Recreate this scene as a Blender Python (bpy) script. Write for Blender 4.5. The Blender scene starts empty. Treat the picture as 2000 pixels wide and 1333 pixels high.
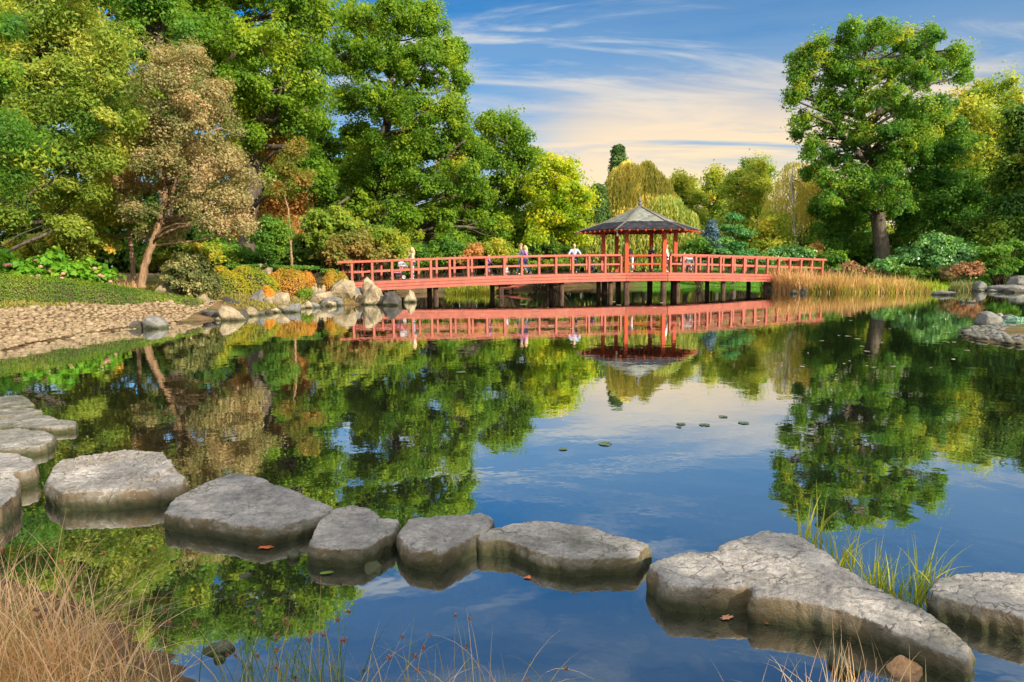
import bpy, bmesh, math, random
import numpy as np
from mathutils import Vector, Matrix, noise as mnoise
C = bpy.context.scene.collection
F = 1350.0; H = 1.87
PITCH = math.atan((666.5-516)/F); ROLL = math.radians(0.46)
RM = Matrix.Rotation(math.pi/2-PITCH, 3, 'X') @ Matrix.Rotation(-ROLL, 3, 'Z')
CAM = Vector((0, 0, H))
def ray(x, y): return RM @ Vector(((x-1000)/F, (666.5-y)/F, -1))
def W(x, y, z=0.0):                       # photo pixel -> point on the level plane z
    r = ray(x, y); t = (z-H)/r.z; return CAM + r*t
def D(x, y, Y):                           # photo pixel -> point at world depth Y
    r = ray(x, y); return CAM + r*(Y/r.y)
def PX(Y): return Y/F                     # metres per photo pixel at depth Y

# ------------------------------------------------------------------ object helpers
def tag(o, label=None, cat=None, group=None, kind=None):
    if label: o['label'] = label
    if cat: o['category'] = cat
    if group: o['group'] = group
    if kind: o['kind'] = kind
    return o
def empty(name, loc, rz=0.0):
    o = bpy.data.objects.new(name, None); C.objects.link(o); o.location = loc; o.rotation_euler = (0, 0, rz); return o
def link(name, me, mat, parent=None, local=False):
    o = bpy.data.objects.new(name, me); C.objects.link(o)
    if mat is not None and not me.materials: me.materials.append(mat)
    if parent is not None:
        o.parent = parent
        if not local: o.matrix_parent_inverse = Matrix.LocRotScale(parent.location, parent.rotation_euler, parent.scale).inverted()
    return o
def npmesh(name, V, Fc, tint=None, smooth=False):
    """V (n,3), Fc (m,k) index array of equal-sized faces"""
    V = np.asarray(V, np.float32); Fc = np.asarray(Fc, np.int32); m, k = Fc.shape
    me = bpy.data.meshes.new(name); me.vertices.add(len(V)); me.vertices.foreach_set('co', V.ravel())
    me.loops.add(m*k); me.loops.foreach_set('vertex_index', Fc.ravel())
    me.polygons.add(m); me.polygons.foreach_set('loop_start', np.arange(0, m*k, k, dtype=np.int32))
    me.polygons.foreach_set('loop_total', np.full(m, k, np.int32))
    if smooth: me.polygons.foreach_set('use_smooth', np.ones(m, bool))
    if tint is not None:
        a = me.attributes.new('tint', 'FLOAT', 'FACE'); a.data.foreach_set('value', np.asarray(tint, np.float32))
    me.update(); return me
class MB:
    """collects boxes, beams and tubes into one mesh"""
    def __init__(s): s.v = []; s.f = []; s.n = 0
    def add(s, V, Fl):
        s.v.append(np.asarray(V, float)); s.f += [tuple(i+s.n for i in f) for f in Fl]; s.n += len(V); return s
    def box(s, lo, hi):
        x0, y0, z0 = lo; x1, y1, z1 = hi
        return s.add([(x0,y0,z0),(x1,y0,z0),(x1,y1,z0),(x0,y1,z0),(x0,y0,z1),(x1,y0,z1),(x1,y1,z1),(x0,y1,z1)],
                     [(0,3,2,1),(4,5,6,7),(0,1,5,4),(1,2,6,5),(2,3,7,6),(3,0,4,7)])
    def beam(s, a, b, w, h, up=(0,0,1)):
        a = Vector(a); b = Vector(b); t = (b-a).normalized(); up = Vector(up)
        sd = t.cross(up)
        if sd.length < 1e-4: sd = t.cross(Vector((0,1,0)))
        sd.normalize(); u = sd.cross(t).normalized()
        P = []
        for p in (a, b):
            for i, j in ((-1,-1),(1,-1),(1,1),(-1,1)): P.append(p + sd*(i*w/2) + u*(j*h/2))
        return s.add([tuple(p) for p in P], [(0,1,2,3),(7,6,5,4),(0,4,5,1),(1,5,6,2),(2,6,7,3),(3,7,4,0)])
    def tube(s, path, rad, n=6):
        P = [Vector(p) for p in path]; R = rad if hasattr(rad, '__len__') else [rad]*len(P)
        V = []; Fl = []; ref = Vector((0.31, 0.17, 0.93))
        for i, p in enumerate(P):
            t = (P[min(i+1, len(P)-1)]-P[max(i-1, 0)])
            t = t.normalized() if t.length > 1e-6 else Vector((0,0,1))
            a = t.cross(ref)
            if a.length < 1e-3: a = t.cross(Vector((1,0,0)))
            a.normalize(); b = t.cross(a)
            for k in range(n):
                q = 2*math.pi*k/n; V.append(tuple(p + a*(R[i]*math.cos(q)) + b*(R[i]*math.sin(q))))
        for i in range(len(P)-1):
            for k in range(n):
                k2 = (k+1) % n; Fl.append((i*n+k, i*n+k2, (i+1)*n+k2, (i+1)*n+k))
        Fl.append(tuple(range(n-1, -1, -1))); Fl.append(tuple((len(P)-1)*n+k for k in range(n)))
        return s.add(V, Fl)
    def lathe(s, prof, c=(0,0,0), n=16):
        V = []; Fl = []
        for r, z in prof:
            for k in range(n):
                q = 2*math.pi*k/n; V.append((c[0]+r*math.cos(q), c[1]+r*math.sin(q), c[2]+z))
        for i in range(len(prof)-1):
            for k in range(n):
                k2 = (k+1) % n; Fl.append((i*n+k, i*n+k2, (i+1)*n+k2, (i+1)*n+k))
        Fl.append(tuple(range(n-1, -1, -1))); Fl.append(tuple((len(prof)-1)*n+k for k in range(n)))
        return s.add(V, Fl)
    def mesh(s, name, smooth=False, bevel=0.0):
        me = bpy.data.meshes.new(name); me.from_pydata(np.concatenate(s.v).tolist(), [], s.f)
        if bevel:
            bm = bmesh.new(); bm.from_mesh(me)
            bmesh.ops.bevel(bm, geom=list(bm.edges), offset=bevel, segments=1, affect='EDGES', clamp_overlap=True)
            bm.to_mesh(me); bm.free()
        if smooth: me.polygons.foreach_set('use_smooth', np.ones(len(me.polygons), bool))
        me.update(); return me
    def build(s, name, mat, parent=None, smooth=False, bevel=0.0, local=False):
        return link(name, s.mesh(name, smooth, bevel), mat, parent, local)
def evaluated(me, mods):
    """apply modifiers [(type, {settings})] to a mesh and return the new mesh"""
    o = bpy.data.objects.new('tmp_eval', me); C.objects.link(o)
    for t, st in mods:
        m = o.modifiers.new(t, t)
        for k, v in st.items(): setattr(m, k, v)
    dg = bpy.context.evaluated_depsgraph_get(); dg.update()
    out = bpy.data.meshes.new_from_object(o.evaluated_get(dg))
    bpy.data.objects.remove(o); return out

# ------------------------------------------------------------------ materials
def newmat(name):
    m = bpy.data.materials.new(name); m.use_nodes = True; nt = m.node_tree; nt.nodes.clear()
    out = nt.nodes.new('ShaderNodeOutputMaterial'); return m, nt, out
def N(nt, t, **kw):
    n = nt.nodes.new(t)
    for k, v in kw.items():
        if k.startswith('i_'): n.inputs[k[2:].replace('_', ' ')].default_value = v
        else: setattr(n, k, v)
    return n
def ramp(nt, fac, stops, interp='LINEAR'):
    r = nt.nodes.new('ShaderNodeValToRGB'); cr = r.color_ramp; cr.interpolation = interp
    while len(cr.elements) < len(stops): cr.elements.new(0.5)
    for e, (p, c) in zip(cr.elements, stops): e.position = p; e.color = (*c, 1) if len(c) == 3 else c
    nt.links.new(fac, r.inputs[0]); return r
def math_(nt, op, a, b=None, clamp=False):
    n = nt.nodes.new('ShaderNodeMath'); n.operation = op; n.use_clamp = clamp
    for i, v in enumerate((a, b)):
        if v is None: continue
        if isinstance(v, (int, float)): n.inputs[i].default_value = v
        else: nt.links.new(v, n.inputs[i])
    return n.outputs[0]
def mixc(nt, fac, a, b, blend='MIX'):
    n = nt.nodes.new('ShaderNodeMix'); n.data_type = 'RGBA'; n.blend_type = blend
    for s, v in ((n.inputs[0], fac), (n.inputs[6], a), (n.inputs[7], b)):
        if isinstance(v, (int, float)): s.default_value = v
        elif isinstance(v, tuple): s.default_value = (*v, 1) if len(v) == 3 else v
        else: nt.links.new(v, s)
    return n.outputs[2]
def noise_(nt, vec, scale, detail=4, rough=0.55, dist=0.0, out='Fac'):
    n = N(nt, 'ShaderNodeTexNoise'); n.inputs['Scale'].default_value = scale; n.inputs['Detail'].default_value = detail
    n.inputs['Roughness'].default_value = rough; n.inputs['Distortion'].default_value = dist
    if vec is not None: nt.links.new(vec, n.inputs['Vector'])
    return n.outputs[out]
def pos_(nt, scale=None):
    g = N(nt, 'ShaderNodeNewGeometry').outputs['Position']
    if scale is None: return g
    m = N(nt, 'ShaderNodeMapping'); m.inputs['Scale'].default_value = scale; nt.links.new(g, m.inputs[0]); return m.outputs[0]
def leafmat(name, cols, trans=0.45, rough=0.55, spec=0.15, tgain=1.9):
    m, nt, out = newmat(name)
    at = N(nt, 'ShaderNodeAttribute', attribute_name='tint')
    nz = noise_(nt, pos_(nt), 0.35, 3)
    f = math_(nt, 'ADD', at.outputs['Fac'], math_(nt, 'MULTIPLY', math_(nt, 'SUBTRACT', nz, 0.5), 0.9), True)
    cols = [tuple(min(.7, q*1.36) for q in c) for c in cols]; k = len(cols); r = ramp(nt, f, [(i/(k-1), c) for i, c in enumerate(cols)])
    p = N(nt, 'ShaderNodeBsdfPrincipled'); p.inputs['Roughness'].default_value = rough; p.inputs['Specular IOR Level'].default_value = spec
    nt.links.new(r.outputs[0], p.inputs['Base Color'])
    t = N(nt, 'ShaderNodeBsdfTranslucent')
    tc = mixc(nt, 1.0, r.outputs[0], (tgain*1.1, tgain, tgain*0.55), 'MULTIPLY'); nt.links.new(tc, t.inputs['Color'])
    mx = N(nt, 'ShaderNodeMixShader'); mx.inputs[0].default_value = trans
    nt.links.new(p.outputs[0], mx.inputs[1]); nt.links.new(t.outputs[0], mx.inputs[2]); nt.links.new(mx.outputs[0], out.inputs[0])
    return m
def plainmat(name, col, rough=0.6, var=0.15, scale=6.0, spec=0.3, bump=0.0, bscale=30.0, stretch=None, metal=0.0):
    m, nt, out = newmat(name); v = pos_(nt, stretch)
    nz = noise_(nt, v, scale, 5)
    r = ramp(nt, nz, [(0.25, tuple(c*(1-var*1.6) for c in col)), (0.5, col), (0.78, tuple(min(1, c*(1+var)) for c in col))])
    p = N(nt, 'ShaderNodeBsdfPrincipled'); p.inputs['Roughness'].default_value = rough; p.inputs['Specular IOR Level'].default_value = spec
    p.inputs['Metallic'].default_value = metal
    nt.links.new(r.outputs[0], p.inputs['Base Color'])
    if bump:
        b = N(nt, 'ShaderNodeBump'); b.inputs['Strength'].default_value = bump; b.inputs['Distance'].default_value = 0.02
        nt.links.new(noise_(nt, v, bscale, 5), b.inputs['Height']); nt.links.new(b.outputs[0], p.inputs['Normal'])
    nt.links.new(p.outputs[0], out.inputs[0]); return m
def rockmat(name, c1, c2, c3, scale=1.0, algae=True, side=None, cracks=0.0):
    m, nt, out = newmat(name); v = pos_(nt)
    n1 = noise_(nt, v, 2.2*scale, 6, 0.65); n2 = noise_(nt, v, 14*scale, 5, 0.7); n3 = noise_(nt, v, 55*scale, 4, 0.7)
    col = ramp(nt, n1, [(0.3, c1), (0.5, c2), (0.72, c3)]).outputs[0]
    spk = ramp(nt, n2, [(0.3, (0.42,0.42,0.42)), (0.5, (1,1,1)), (0.75, (1.25,1.22,1.15))]).outputs[0]
    col = mixc(nt, 0.8, col, spk, 'MULTIPLY')
    spk2 = ramp(nt, n3, [(0.33, (0.5,0.5,0.5)), (0.55, (1.05,1.05,1.05))]).outputs[0]
    col = mixc(nt, 0.6, col, spk2, 'MULTIPLY')
    ck = None
    if cracks:                             # hairline cracks and flake edges
        wv = N(nt, 'ShaderNodeVectorMath', operation='MULTIPLY_ADD'); nz = N(nt, 'ShaderNodeTexNoise'); nz.inputs['Scale'].default_value = 4; nz.inputs['Detail'].default_value = 5; nt.links.new(v, nz.inputs['Vector'])
        nt.links.new(nz.outputs['Color'], wv.inputs[0]); wv.inputs[1].default_value = (.55,.55,.3); mp = N(nt, 'ShaderNodeMapping'); mp.inputs['Scale'].default_value = (1, 1.9, 1.2); mp.inputs['Rotation'].default_value = (0, 0, .35); nt.links.new(v, mp.inputs[0]); nt.links.new(mp.outputs[0], wv.inputs[2])
        vo = N(nt, 'ShaderNodeTexVoronoi', feature='DISTANCE_TO_EDGE'); vo.inputs['Scale'].default_value = cracks; nt.links.new(wv.outputs[0], vo.inputs['Vector'])
        ck = math_(nt, 'MAXIMUM', ramp(nt, vo.outputs['Distance'], [(0.0, (0,0,0)), (0.022, (1,1,1))]).outputs[0], ramp(nt, n1, [(0.46, (1,1,1)), (0.56, (0,0,0))]).outputs[0])
        col = mixc(nt, 1.0, col, ramp(nt, ck, [(0, (.42,.40,.38)), (1, (1,1,1))]).outputs[0], 'MULTIPLY')
        col = mixc(nt, ramp(nt, noise_(nt, v, 11, 5, .75), [(.60, (0,0,0)), (.70, (.55,.55,.55))]).outputs[0], col, (.40,.40,.36))      # lichen
        col = mixc(nt, ramp(nt, noise_(nt, v, 4.3, 5, .7), [(.58, (0,0,0)), (.74, (.6,.6,.6))]).outputs[0], col, (.075,.07,.05))        # dirt and dark growth
    g = N(nt, 'ShaderNodeNewGeometry')
    if side is not None:                   # freshly broken ochre stone on the steep faces
        sx = N(nt, 'ShaderNodeSeparateXYZ'); nt.links.new(g.outputs['True Normal'], sx.inputs[0])
        st = math_(nt, 'SUBTRACT', 1.0, math_(nt, 'ABSOLUTE', sx.outputs[2]))
        f = math_(nt, 'MULTIPLY', ramp(nt, st, [(0.35, (0,0,0)), (0.7, (1,1,1))]).outputs[0], ramp(nt, noise_(nt, v, 3.0, 4), [(0.32, (0.35,)*3), (0.58, (0.95,)*3)]).outputs[0])
        col = mixc(nt, f, col, side)
    if algae:                              # wet, weed-covered band along the waterline
        sz = N(nt, 'ShaderNodeSeparateXYZ'); nt.links.new(g.outputs['Position'], sz.inputs[0])
        h = math_(nt, 'ADD', sz.outputs[2], math_(nt, 'MULTIPLY', math_(nt, 'SUBTRACT', noise_(nt, v, 6, 4), 0.5), 0.16))
        f = ramp(nt, h, [(0.025, (1,1,1)), (0.125, (0,0,0))]).outputs[0]
        col = mixc(nt, f, col, (0.045, 0.05, 0.022))
    p = N(nt, 'ShaderNodeBsdfPrincipled'); p.inputs['Roughness'].default_value = 0.85; p.inputs['Specular IOR Level'].default_value = 0.25
    nt.links.new(col, p.inputs['Base Color'])
    b = N(nt, 'ShaderNodeBump'); b.inputs['Strength'].default_value = 0.75; b.inputs['Distance'].default_value = 0.03
    hgt = math_(nt, 'ADD', math_(nt, 'MULTIPLY', n2, 0.8), math_(nt, 'MULTIPLY', n3, 0.35))
    if ck is not None: hgt = math_(nt, 'ADD', hgt, math_(nt, 'MULTIPLY', ck, 0.35))
    nt.links.new(hgt, b.inputs['Height'])
    nt.links.new(b.outputs[0], p.inputs['Normal']); nt.links.new(p.outputs[0], out.inputs[0]); return m
def barkmat(name, c1, c2):
    m, nt, out = newmat(name); v = pos_(nt, (1, 1, 0.25))
    n1 = noise_(nt, v, 7, 6, 0.7)
    col = ramp(nt, n1, [(0.32, c1), (0.66, c2)]).outputs[0]
    p = N(nt, 'ShaderNodeBsdfPrincipled'); p.inputs['Roughness'].default_value = 0.9; p.inputs['Specular IOR Level'].default_value = 0.15
    nt.links.new(col, p.inputs['Base Color'])
    b = N(nt, 'ShaderNodeBump'); b.inputs['Strength'].default_value = 0.8; b.inputs['Distance'].default_value = 0.05
    nt.links.new(n1, b.inputs['Height']); nt.links.new(b.outputs[0], p.inputs['Normal']); nt.links.new(p.outputs[0], out.inputs[0]); return m

# ------------------------------------------------------------------ camera, sun, sky
cd = bpy.data.cameras.new('camera'); cam = bpy.data.objects.new('camera', cd); C.objects.link(cam)
cd.sensor_width = 36; cd.lens = F/2000*36; cd.clip_start = 0.05; cd.clip_end = 3000
cam.matrix_world = Matrix.Translation(CAM) @ RM.to_4x4()
sc = bpy.context.scene; sc.camera = cam
SUN = Vector((0.65, -0.66, 0.40)).normalized()
sd = bpy.data.lights.new('sun', 'SUN'); sd.energy = 3.5; sd.angle = math.radians(0.6); sd.color = (1.0, 0.86, 0.66)
so = bpy.data.objects.new('sun', sd); C.objects.link(so); so.rotation_euler = SUN.to_track_quat('Z', 'Y').to_euler()
sc.view_settings.view_transform = 'Standard'; sc.view_settings.look = 'None'; sc.view_settings.gamma = 1
sc.view_settings.exposure = 1.42
sc.cycles.max_bounces = 8; sc.cycles.diffuse_bounces = 3; sc.cycles.glossy_bounces = 3; sc.cycles.transmission_bounces = 3; sc.cycles.transparent_max_bounces = 6
sc.cycles.use_denoising = True; sc.cycles.sample_clamp_indirect = 4.0; sc.cycles.caustics_reflective = False; sc.cycles.caustics_refractive = False
wd = bpy.data.worlds.new('World'); sc.world = wd; wd.use_nodes = True; nt = wd.node_tree; nt.nodes.clear()
def build_sky():
    out = N(nt, 'ShaderNodeOutputWorld'); bg = N(nt, 'ShaderNodeBackground'); bg.inputs[1].default_value = 0.15
    sky = N(nt, 'ShaderNodeTexSky', sky_type='NISHITA'); sky.sun_disc = False
    sky.sun_elevation = math.asin(SUN.z); sky.sun_rotation = math.atan2(SUN.x, SUN.y)
    sky.air_density = 1.1; sky.dust_density = 0.6; sky.ozone_density = 3.0
    tc = N(nt, 'ShaderNodeTexCoord'); d = tc.outputs['Generated']
    s = N(nt, 'ShaderNodeSeparateXYZ'); nt.links.new(d, s.inputs[0]); X, Y, Z = s.outputs
    el = math_(nt, 'MAXIMUM', Z, 0.0)
    den = math_(nt, 'ADD', el, 0.10)
    px = math_(nt, 'DIVIDE', X, den); py = math_(nt, 'DIVIDE', Y, den)
    cb = N(nt, 'ShaderNodeCombineXYZ'); nt.links.new(px, cb.inputs[0]); nt.links.new(py, cb.inputs[1])
    def layer(rot, sx, sy, scale, lo, hi, detail=7, rough=0.6, dist=0.6, off=0.0):
        mp = N(nt, 'ShaderNodeMapping'); mp.inputs['Rotation'].default_value = (0, 0, math.radians(rot)); mp.inputs['Scale'].default_value = (sx, sy, 1); mp.inputs['Location'].default_value = (off, off*0.7, 0)
        nt.links.new(cb.outputs[0], mp.inputs[0]); nz = noise_(nt, mp.outputs[0], scale, detail, rough, dist)
        return ramp(nt, nz, [(lo, (0,0,0)), (hi, (1,1,1))], 'EASE').outputs[0]
    return out, bg, sky, X, Y, Z, layer
out, bg, sky, SX, SY, SZ, layer = build_sky()
tintz = ramp(nt, SZ, [(0.03, (0.10,0.215,0.34)), (0.17, (0.060,0.265,0.39)), (0.34, (0.018,0.205,0.335)), (0.5, (0.024,0.185,0.305))]).outputs[0]
base = mixc(nt, 1.0, sky.outputs[0], tintz, 'MULTIPLY')
# high veils, wind-drawn streaks and a low bank of evening cloud
veil = layer(16, 0.36, 0.80, 0.85, 0.38, 0.66, off=2.3, detail=9, rough=.62, dist=1.3)
wisp = layer(-12, 0.40, 1.3, 1.6, 0.46, 0.69, dist=1.5, off=9.1, detail=8, rough=.60)
bank = layer(3, 0.24, 0.85, 1.4, 0.38, 0.56, dist=1.0, off=4.4, detail=8, rough=.6)
low = ramp(nt, SZ, [(0.14, (1,1,1)), (0.285, (0,0,0))], 'EASE').outputs[0]
side = ramp(nt, math_(nt, 'ADD', math_(nt, 'MULTIPLY', SX, 0.8), 0.5), [(0.44, (0.06,)*3), (0.62, (1,1,1))], 'EASE').outputs[0]
c1 = mixc(nt, math_(nt, 'MULTIPLY', veil, ramp(nt, SZ, [(0.20, (0.66,)*3), (0.34, (0.36,)*3), (0.50, (0.26,)*3)]).outputs[0]), base, (0.85, 1.22, 1.70))
c2 = mixc(nt, math_(nt, 'MULTIPLY', wisp, ramp(nt, SZ, [(0.33, (0.95,)*3), (0.50, (0.55,)*3)]).outputs[0]), c1, (1.65, 1.75, 1.85))
bk = math_(nt, 'MULTIPLY', math_(nt, 'MULTIPLY', low, side), math_(nt, 'ADD', math_(nt, 'MULTIPLY', bank, 0.95), 0.05), True)
c3 = mixc(nt, bk, c2, (2.75, 2.12, 1.38))
hz = ramp(nt, SZ, [(0.09, (1,1,1)), (0.19, (0,0,0))], 'EASE').outputs[0]
c4 = mixc(nt, math_(nt, 'MULTIPLY', hz, math_(nt, 'ADD', math_(nt, 'MULTIPLY', side, 0.62), 0.22)), c3, (2.65, 2.15, 1.45))
over = ramp(nt, SZ, [(0.60, (0,0,0)), (0.88, (0.85,)*3)], 'EASE').outputs[0]      # added fill light: unseen bright sky overhead and behind the camera
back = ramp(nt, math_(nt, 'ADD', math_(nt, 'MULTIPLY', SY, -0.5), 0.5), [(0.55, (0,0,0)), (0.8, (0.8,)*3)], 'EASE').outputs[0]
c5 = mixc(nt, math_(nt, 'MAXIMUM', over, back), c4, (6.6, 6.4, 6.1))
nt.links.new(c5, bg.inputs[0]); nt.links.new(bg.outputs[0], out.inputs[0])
# ------------------------------------------------------------------ ground and water
rng = np.random.default_rng(7)
shore_px = [(-200,745),(0,690),(46,677),(150,657),(255,641),(340,632),(418,626),(470,618),(520,612),(560,603),(620,598),(690,596),(752,593)]
shore_b = [(762,578),(830,573),(900,571),(1000,566),(1150,561),(1290,561.5),(1400,560),(1495,562),(1520,568),(1560,570.5),(1640,571.5),(1740,571.5),(1825,570),(1850,568),(1900,565),(2000,561),(2140,558)]
pen_px = [(2150,600),(1990,628),(1905,640),(1884,650),(1890,660),(1925,668),(2000,677),(2150,697)]
pond = [tuple(W(*p)[:2]) for p in shore_px] + [tuple(W(*p)[:2]) for p in shore_b] + [tuple(W(*p)[:2]) for p in pen_px]
pond += [(15.5,12),(12,6),(8.5,3.2),(5.5,2.35),(2.6,2.3),(0.6,2.35),(-1.2,2.75),(-2.3,3.55),(-4.4,4.6),(-7.8,6.0),(-11.2,8.6),(-14,12.5)]
pond = np.array(pond)
def pond_dist(P):
    """signed distance to the shoreline: positive on land"""
    P = np.asarray(P, float); best = np.full(len(P), 1e9); ins = np.zeros(len(P), bool)
    for a, b in zip(pond, np.roll(pond, -1, 0)):
        ab = b-a; t = np.clip(((P-a)@ab)/(ab@ab), 0, 1); d = np.linalg.norm(P-(a+t[:,None]*ab), axis=1); best = np.minimum(best, d)
        c = ((a[1] > P[:,1]) != (b[1] > P[:,1]))
        with np.errstate(divide='ignore', invalid='ignore'):
            xi = (b[0]-a[0])*(P[:,1]-a[1])/(b[1]-a[1])+a[0]
        ins ^= c & (P[:,0] < xi)
    return np.where(ins, -best, best)
def sst(a, b, x): t = np.clip((x-a)/(b-a), 0, 1); return t*t*(3-2*t)
def ground_z(P):
    P = np.atleast_2d(np.asarray(P, float)); d = pond_dist(P); x, y = P[:,0], P[:,1]
    leftb = sst(-4, -9, x)*sst(52, 40, y); farb = sst(38, 46, y)
    land = 0.06 + 0.55*sst(0, 2.8, d) + (0.35+0.45*leftb)*sst(2.6, 14, d) - 0.25*farb*sst(0, 3, d)*(1-sst(6, 14, d)) + 0.9*sst(20, 70, d)
    pen = sst(10, 13, x)*sst(27, 24, y)*sst(12, 16, y); land = land*(1-pen) + pen*(0.04+0.07*sst(0, 1.2, d))
    wob = 0.05*np.sin(x*1.3+y*0.7)+0.05*np.sin(x*0.43-y*1.1+1)+0.03*np.sin(2.1*x+1.9*y)
    land = land + wob*sst(0.3, 3, d)
    near = sst(9, 5, y)
    bed = -0.03 - np.minimum((0.75-0.33*near)*sst(0, 3.5, -d), 0.75) + 0.04*np.sin(x*2.3+1)*np.sin(y*2.9)
    return np.where(d > 0, land, bed)
def gz(x, y): return float(ground_z([(x, y)])[0])
def axis(lo, hi, step, far, grow=1.25):
    a = list(np.arange(lo, hi+step/2, step)); s = step
    while a[-1] < far: s *= grow; a.append(a[-1]+s)
    s = step
    while a[0] > -far: s *= grow; a.insert(0, a[0]-s)
    return np.array(a)
gx = axis(-22, 36, 0.4, 900); gx = np.unique(np.concatenate([gx, np.arange(-6, 6, .1)])); gy = axis(-4, 62, 0.4, 900); gy = np.unique(np.concatenate([gy, np.arange(2, 7, .1)]))
GX, GY = np.meshgrid(gx, gy); P = np.stack([GX.ravel(), GY.ravel()], 1); Z = ground_z(P)
idx = np.arange(len(P)).reshape(len(gy), len(gx))
FQ = np.stack([idx[:-1,:-1], idx[:-1,1:], idx[1:,1:], idx[1:,:-1]], -1).reshape(-1, 4)
m, nt, out = newmat('ground_soil'); v = pos_(nt)
soil = ramp(nt, noise_(nt, v, 1.6, 6, 0.65), [(0.3, (0.05,0.035,0.02)), (0.55, (0.16,0.10,0.055)), (0.75, (0.24,0.15,0.08))]).outputs[0]
moss = ramp(nt, noise_(nt, v, 9, 5, 0.7), [(0.3, (0.03,0.055,0.012)), (0.7, (0.09,0.14,0.03))]).outputs[0]
land = mixc(nt, ramp(nt, noise_(nt, v, 0.5, 4), [(0.50, (0,0,0)), (0.68, (1,1,1))]).outputs[0], soil, moss)
bedc = ramp(nt, noise_(nt, v, 5.5, 6, 0.7, 0.4), [(0.3, (0.02,0.016,0.007)), (0.55, (0.075,0.055,0.025)), (0.8, (0.16,0.13,0.08))]).outputs[0]
sz = N(nt, 'ShaderNodeSeparateXYZ'); nt.links.new(v, sz.inputs[0])
lawnf = math_(nt, 'MULTIPLY', ramp(nt, math_(nt, 'MULTIPLY', sz.outputs[0], 0.05), [(0.45, (0,0,0)), (0.55, (1,1,1))]).outputs[0], ramp(nt, math_(nt, 'MULTIPLY', sz.outputs[1], 0.01), [(0.30, (0,0,0)), (0.36, (1,1,1))]).outputs[0])
lawn = ramp(nt, noise_(nt, v, 6, 5, 0.7), [(0.3, (0.05,0.13,0.015)), (0.7, (0.10,0.24,0.03))]).outputs[0]
land = mixc(nt, lawnf, land, lawn)
f = ramp(nt, math_(nt, 'ADD', sz.outputs[2], 0.5), [(0.48, (0,0,0)), (0.56, (1,1,1))]).outputs[0]
p = N(nt, 'ShaderNodeBsdfPrincipled'); p.inputs['Roughness'].default_value = 0.95; p.inputs['Specular IOR Level'].default_value = 0.1
nt.links.new(mixc(nt, f, bedc, land), p.inputs['Base Color'])
b = N(nt, 'ShaderNodeBump'); b.inputs['Strength'].default_value = 0.7; b.inputs['Distance'].default_value = 0.06
nt.links.new(noise_(nt, v, 12, 6, 0.7), b.inputs['Height']); nt.links.new(b.outputs[0], p.inputs['Normal']); nt.links.new(p.outputs[0], out.inputs[0])
tag(link('ground', npmesh('ground', np.column_stack([P, Z]), FQ, smooth=True), m), kind='structure')

m, nt, out = newmat('pond_water'); v = pos_(nt)
lw = N(nt, 'ShaderNodeLayerWeight'); lw.inputs['Blend'].default_value = 0.5
fac = ramp(nt, lw.outputs['Facing'], [(0.0, (0.15,)*3), (0.45, (0.52,)*3), (0.68, (0.70,)*3), (0.88, (0.90,)*3), (1.0, (0.96,)*3)]).outputs[0]
gl = N(nt, 'ShaderNodeBsdfGlossy'); gl.inputs['Roughness'].default_value = 0.012; gl.inputs['Color'].default_value = (0.90, 0.93, 0.92, 1)
tr = N(nt, 'ShaderNodeBsdfTransparent'); tr.inputs['Color'].default_value = (0.42, 0.42, 0.30, 1)
mk = N(nt, 'ShaderNodeMixShader'); mk.inputs[0].default_value = .08; df = N(nt, 'ShaderNodeBsdfDiffuse'); df.inputs['Color'].default_value = (.17,.19,.16,1); nt.links.new(tr.outputs[0], mk.inputs[1]); nt.links.new(df.outputs[0], mk.inputs[2])   # silt in the water
mx = N(nt, 'ShaderNodeMixShader'); nt.links.new(fac, mx.inputs[0]); nt.links.new(mk.outputs[0], mx.inputs[1]); nt.links.new(gl.outputs[0], mx.inputs[2])
bp = N(nt, 'ShaderNodeBump'); bp.inputs['Strength'].default_value = 0.14; bp.inputs['Distance'].default_value = 0.012
nzw = math_(nt, 'ADD', noise_(nt, v, 2.6, 3, 0.5), math_(nt, 'MULTIPLY', noise_(nt, v, 0.5, 2), 1.5)); nt.links.new(nzw, bp.inputs['Height'])
nt.links.new(bp.outputs[0], gl.inputs['Normal']); nt.links.new(mx.outputs[0], out.inputs[0])
xs = np.linspace(-24, 44, 35); ys = np.linspace(1.2, 62, 31); GX, GY = np.meshgrid(xs, ys); idx = np.arange(GX.size).reshape(GX.shape)
FQ = np.stack([idx[:-1,:-1], idx[:-1,1:], idx[1:,1:], idx[1:,:-1]], -1).reshape(-1, 4)
tag(link('water', npmesh('water', np.column_stack([GX.ravel(), GY.ravel(), np.zeros(GX.size)]), FQ, smooth=True), m), kind='structure')

# ------------------------------------------------------------------ stone
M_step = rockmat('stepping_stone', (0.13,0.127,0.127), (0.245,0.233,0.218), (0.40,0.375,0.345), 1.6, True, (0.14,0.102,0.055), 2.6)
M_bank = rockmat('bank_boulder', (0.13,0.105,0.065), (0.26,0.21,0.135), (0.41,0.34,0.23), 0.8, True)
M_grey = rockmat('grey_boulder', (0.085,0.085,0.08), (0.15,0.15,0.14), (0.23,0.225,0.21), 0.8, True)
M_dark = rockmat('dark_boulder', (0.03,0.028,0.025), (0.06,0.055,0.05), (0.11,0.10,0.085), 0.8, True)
M_cob = rockmat('cobble', (0.12,0.083,0.048), (0.25,0.185,0.112), (0.40,0.32,0.205), 2.6, False)
_pr = np.random.default_rng(99); _perm = _pr.permutation(256); _perm = np.concatenate([_perm, _perm, _perm]); _grad = _pr.normal(size=(256, 3)); _grad /= np.linalg.norm(_grad, axis=1, keepdims=True)
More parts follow.
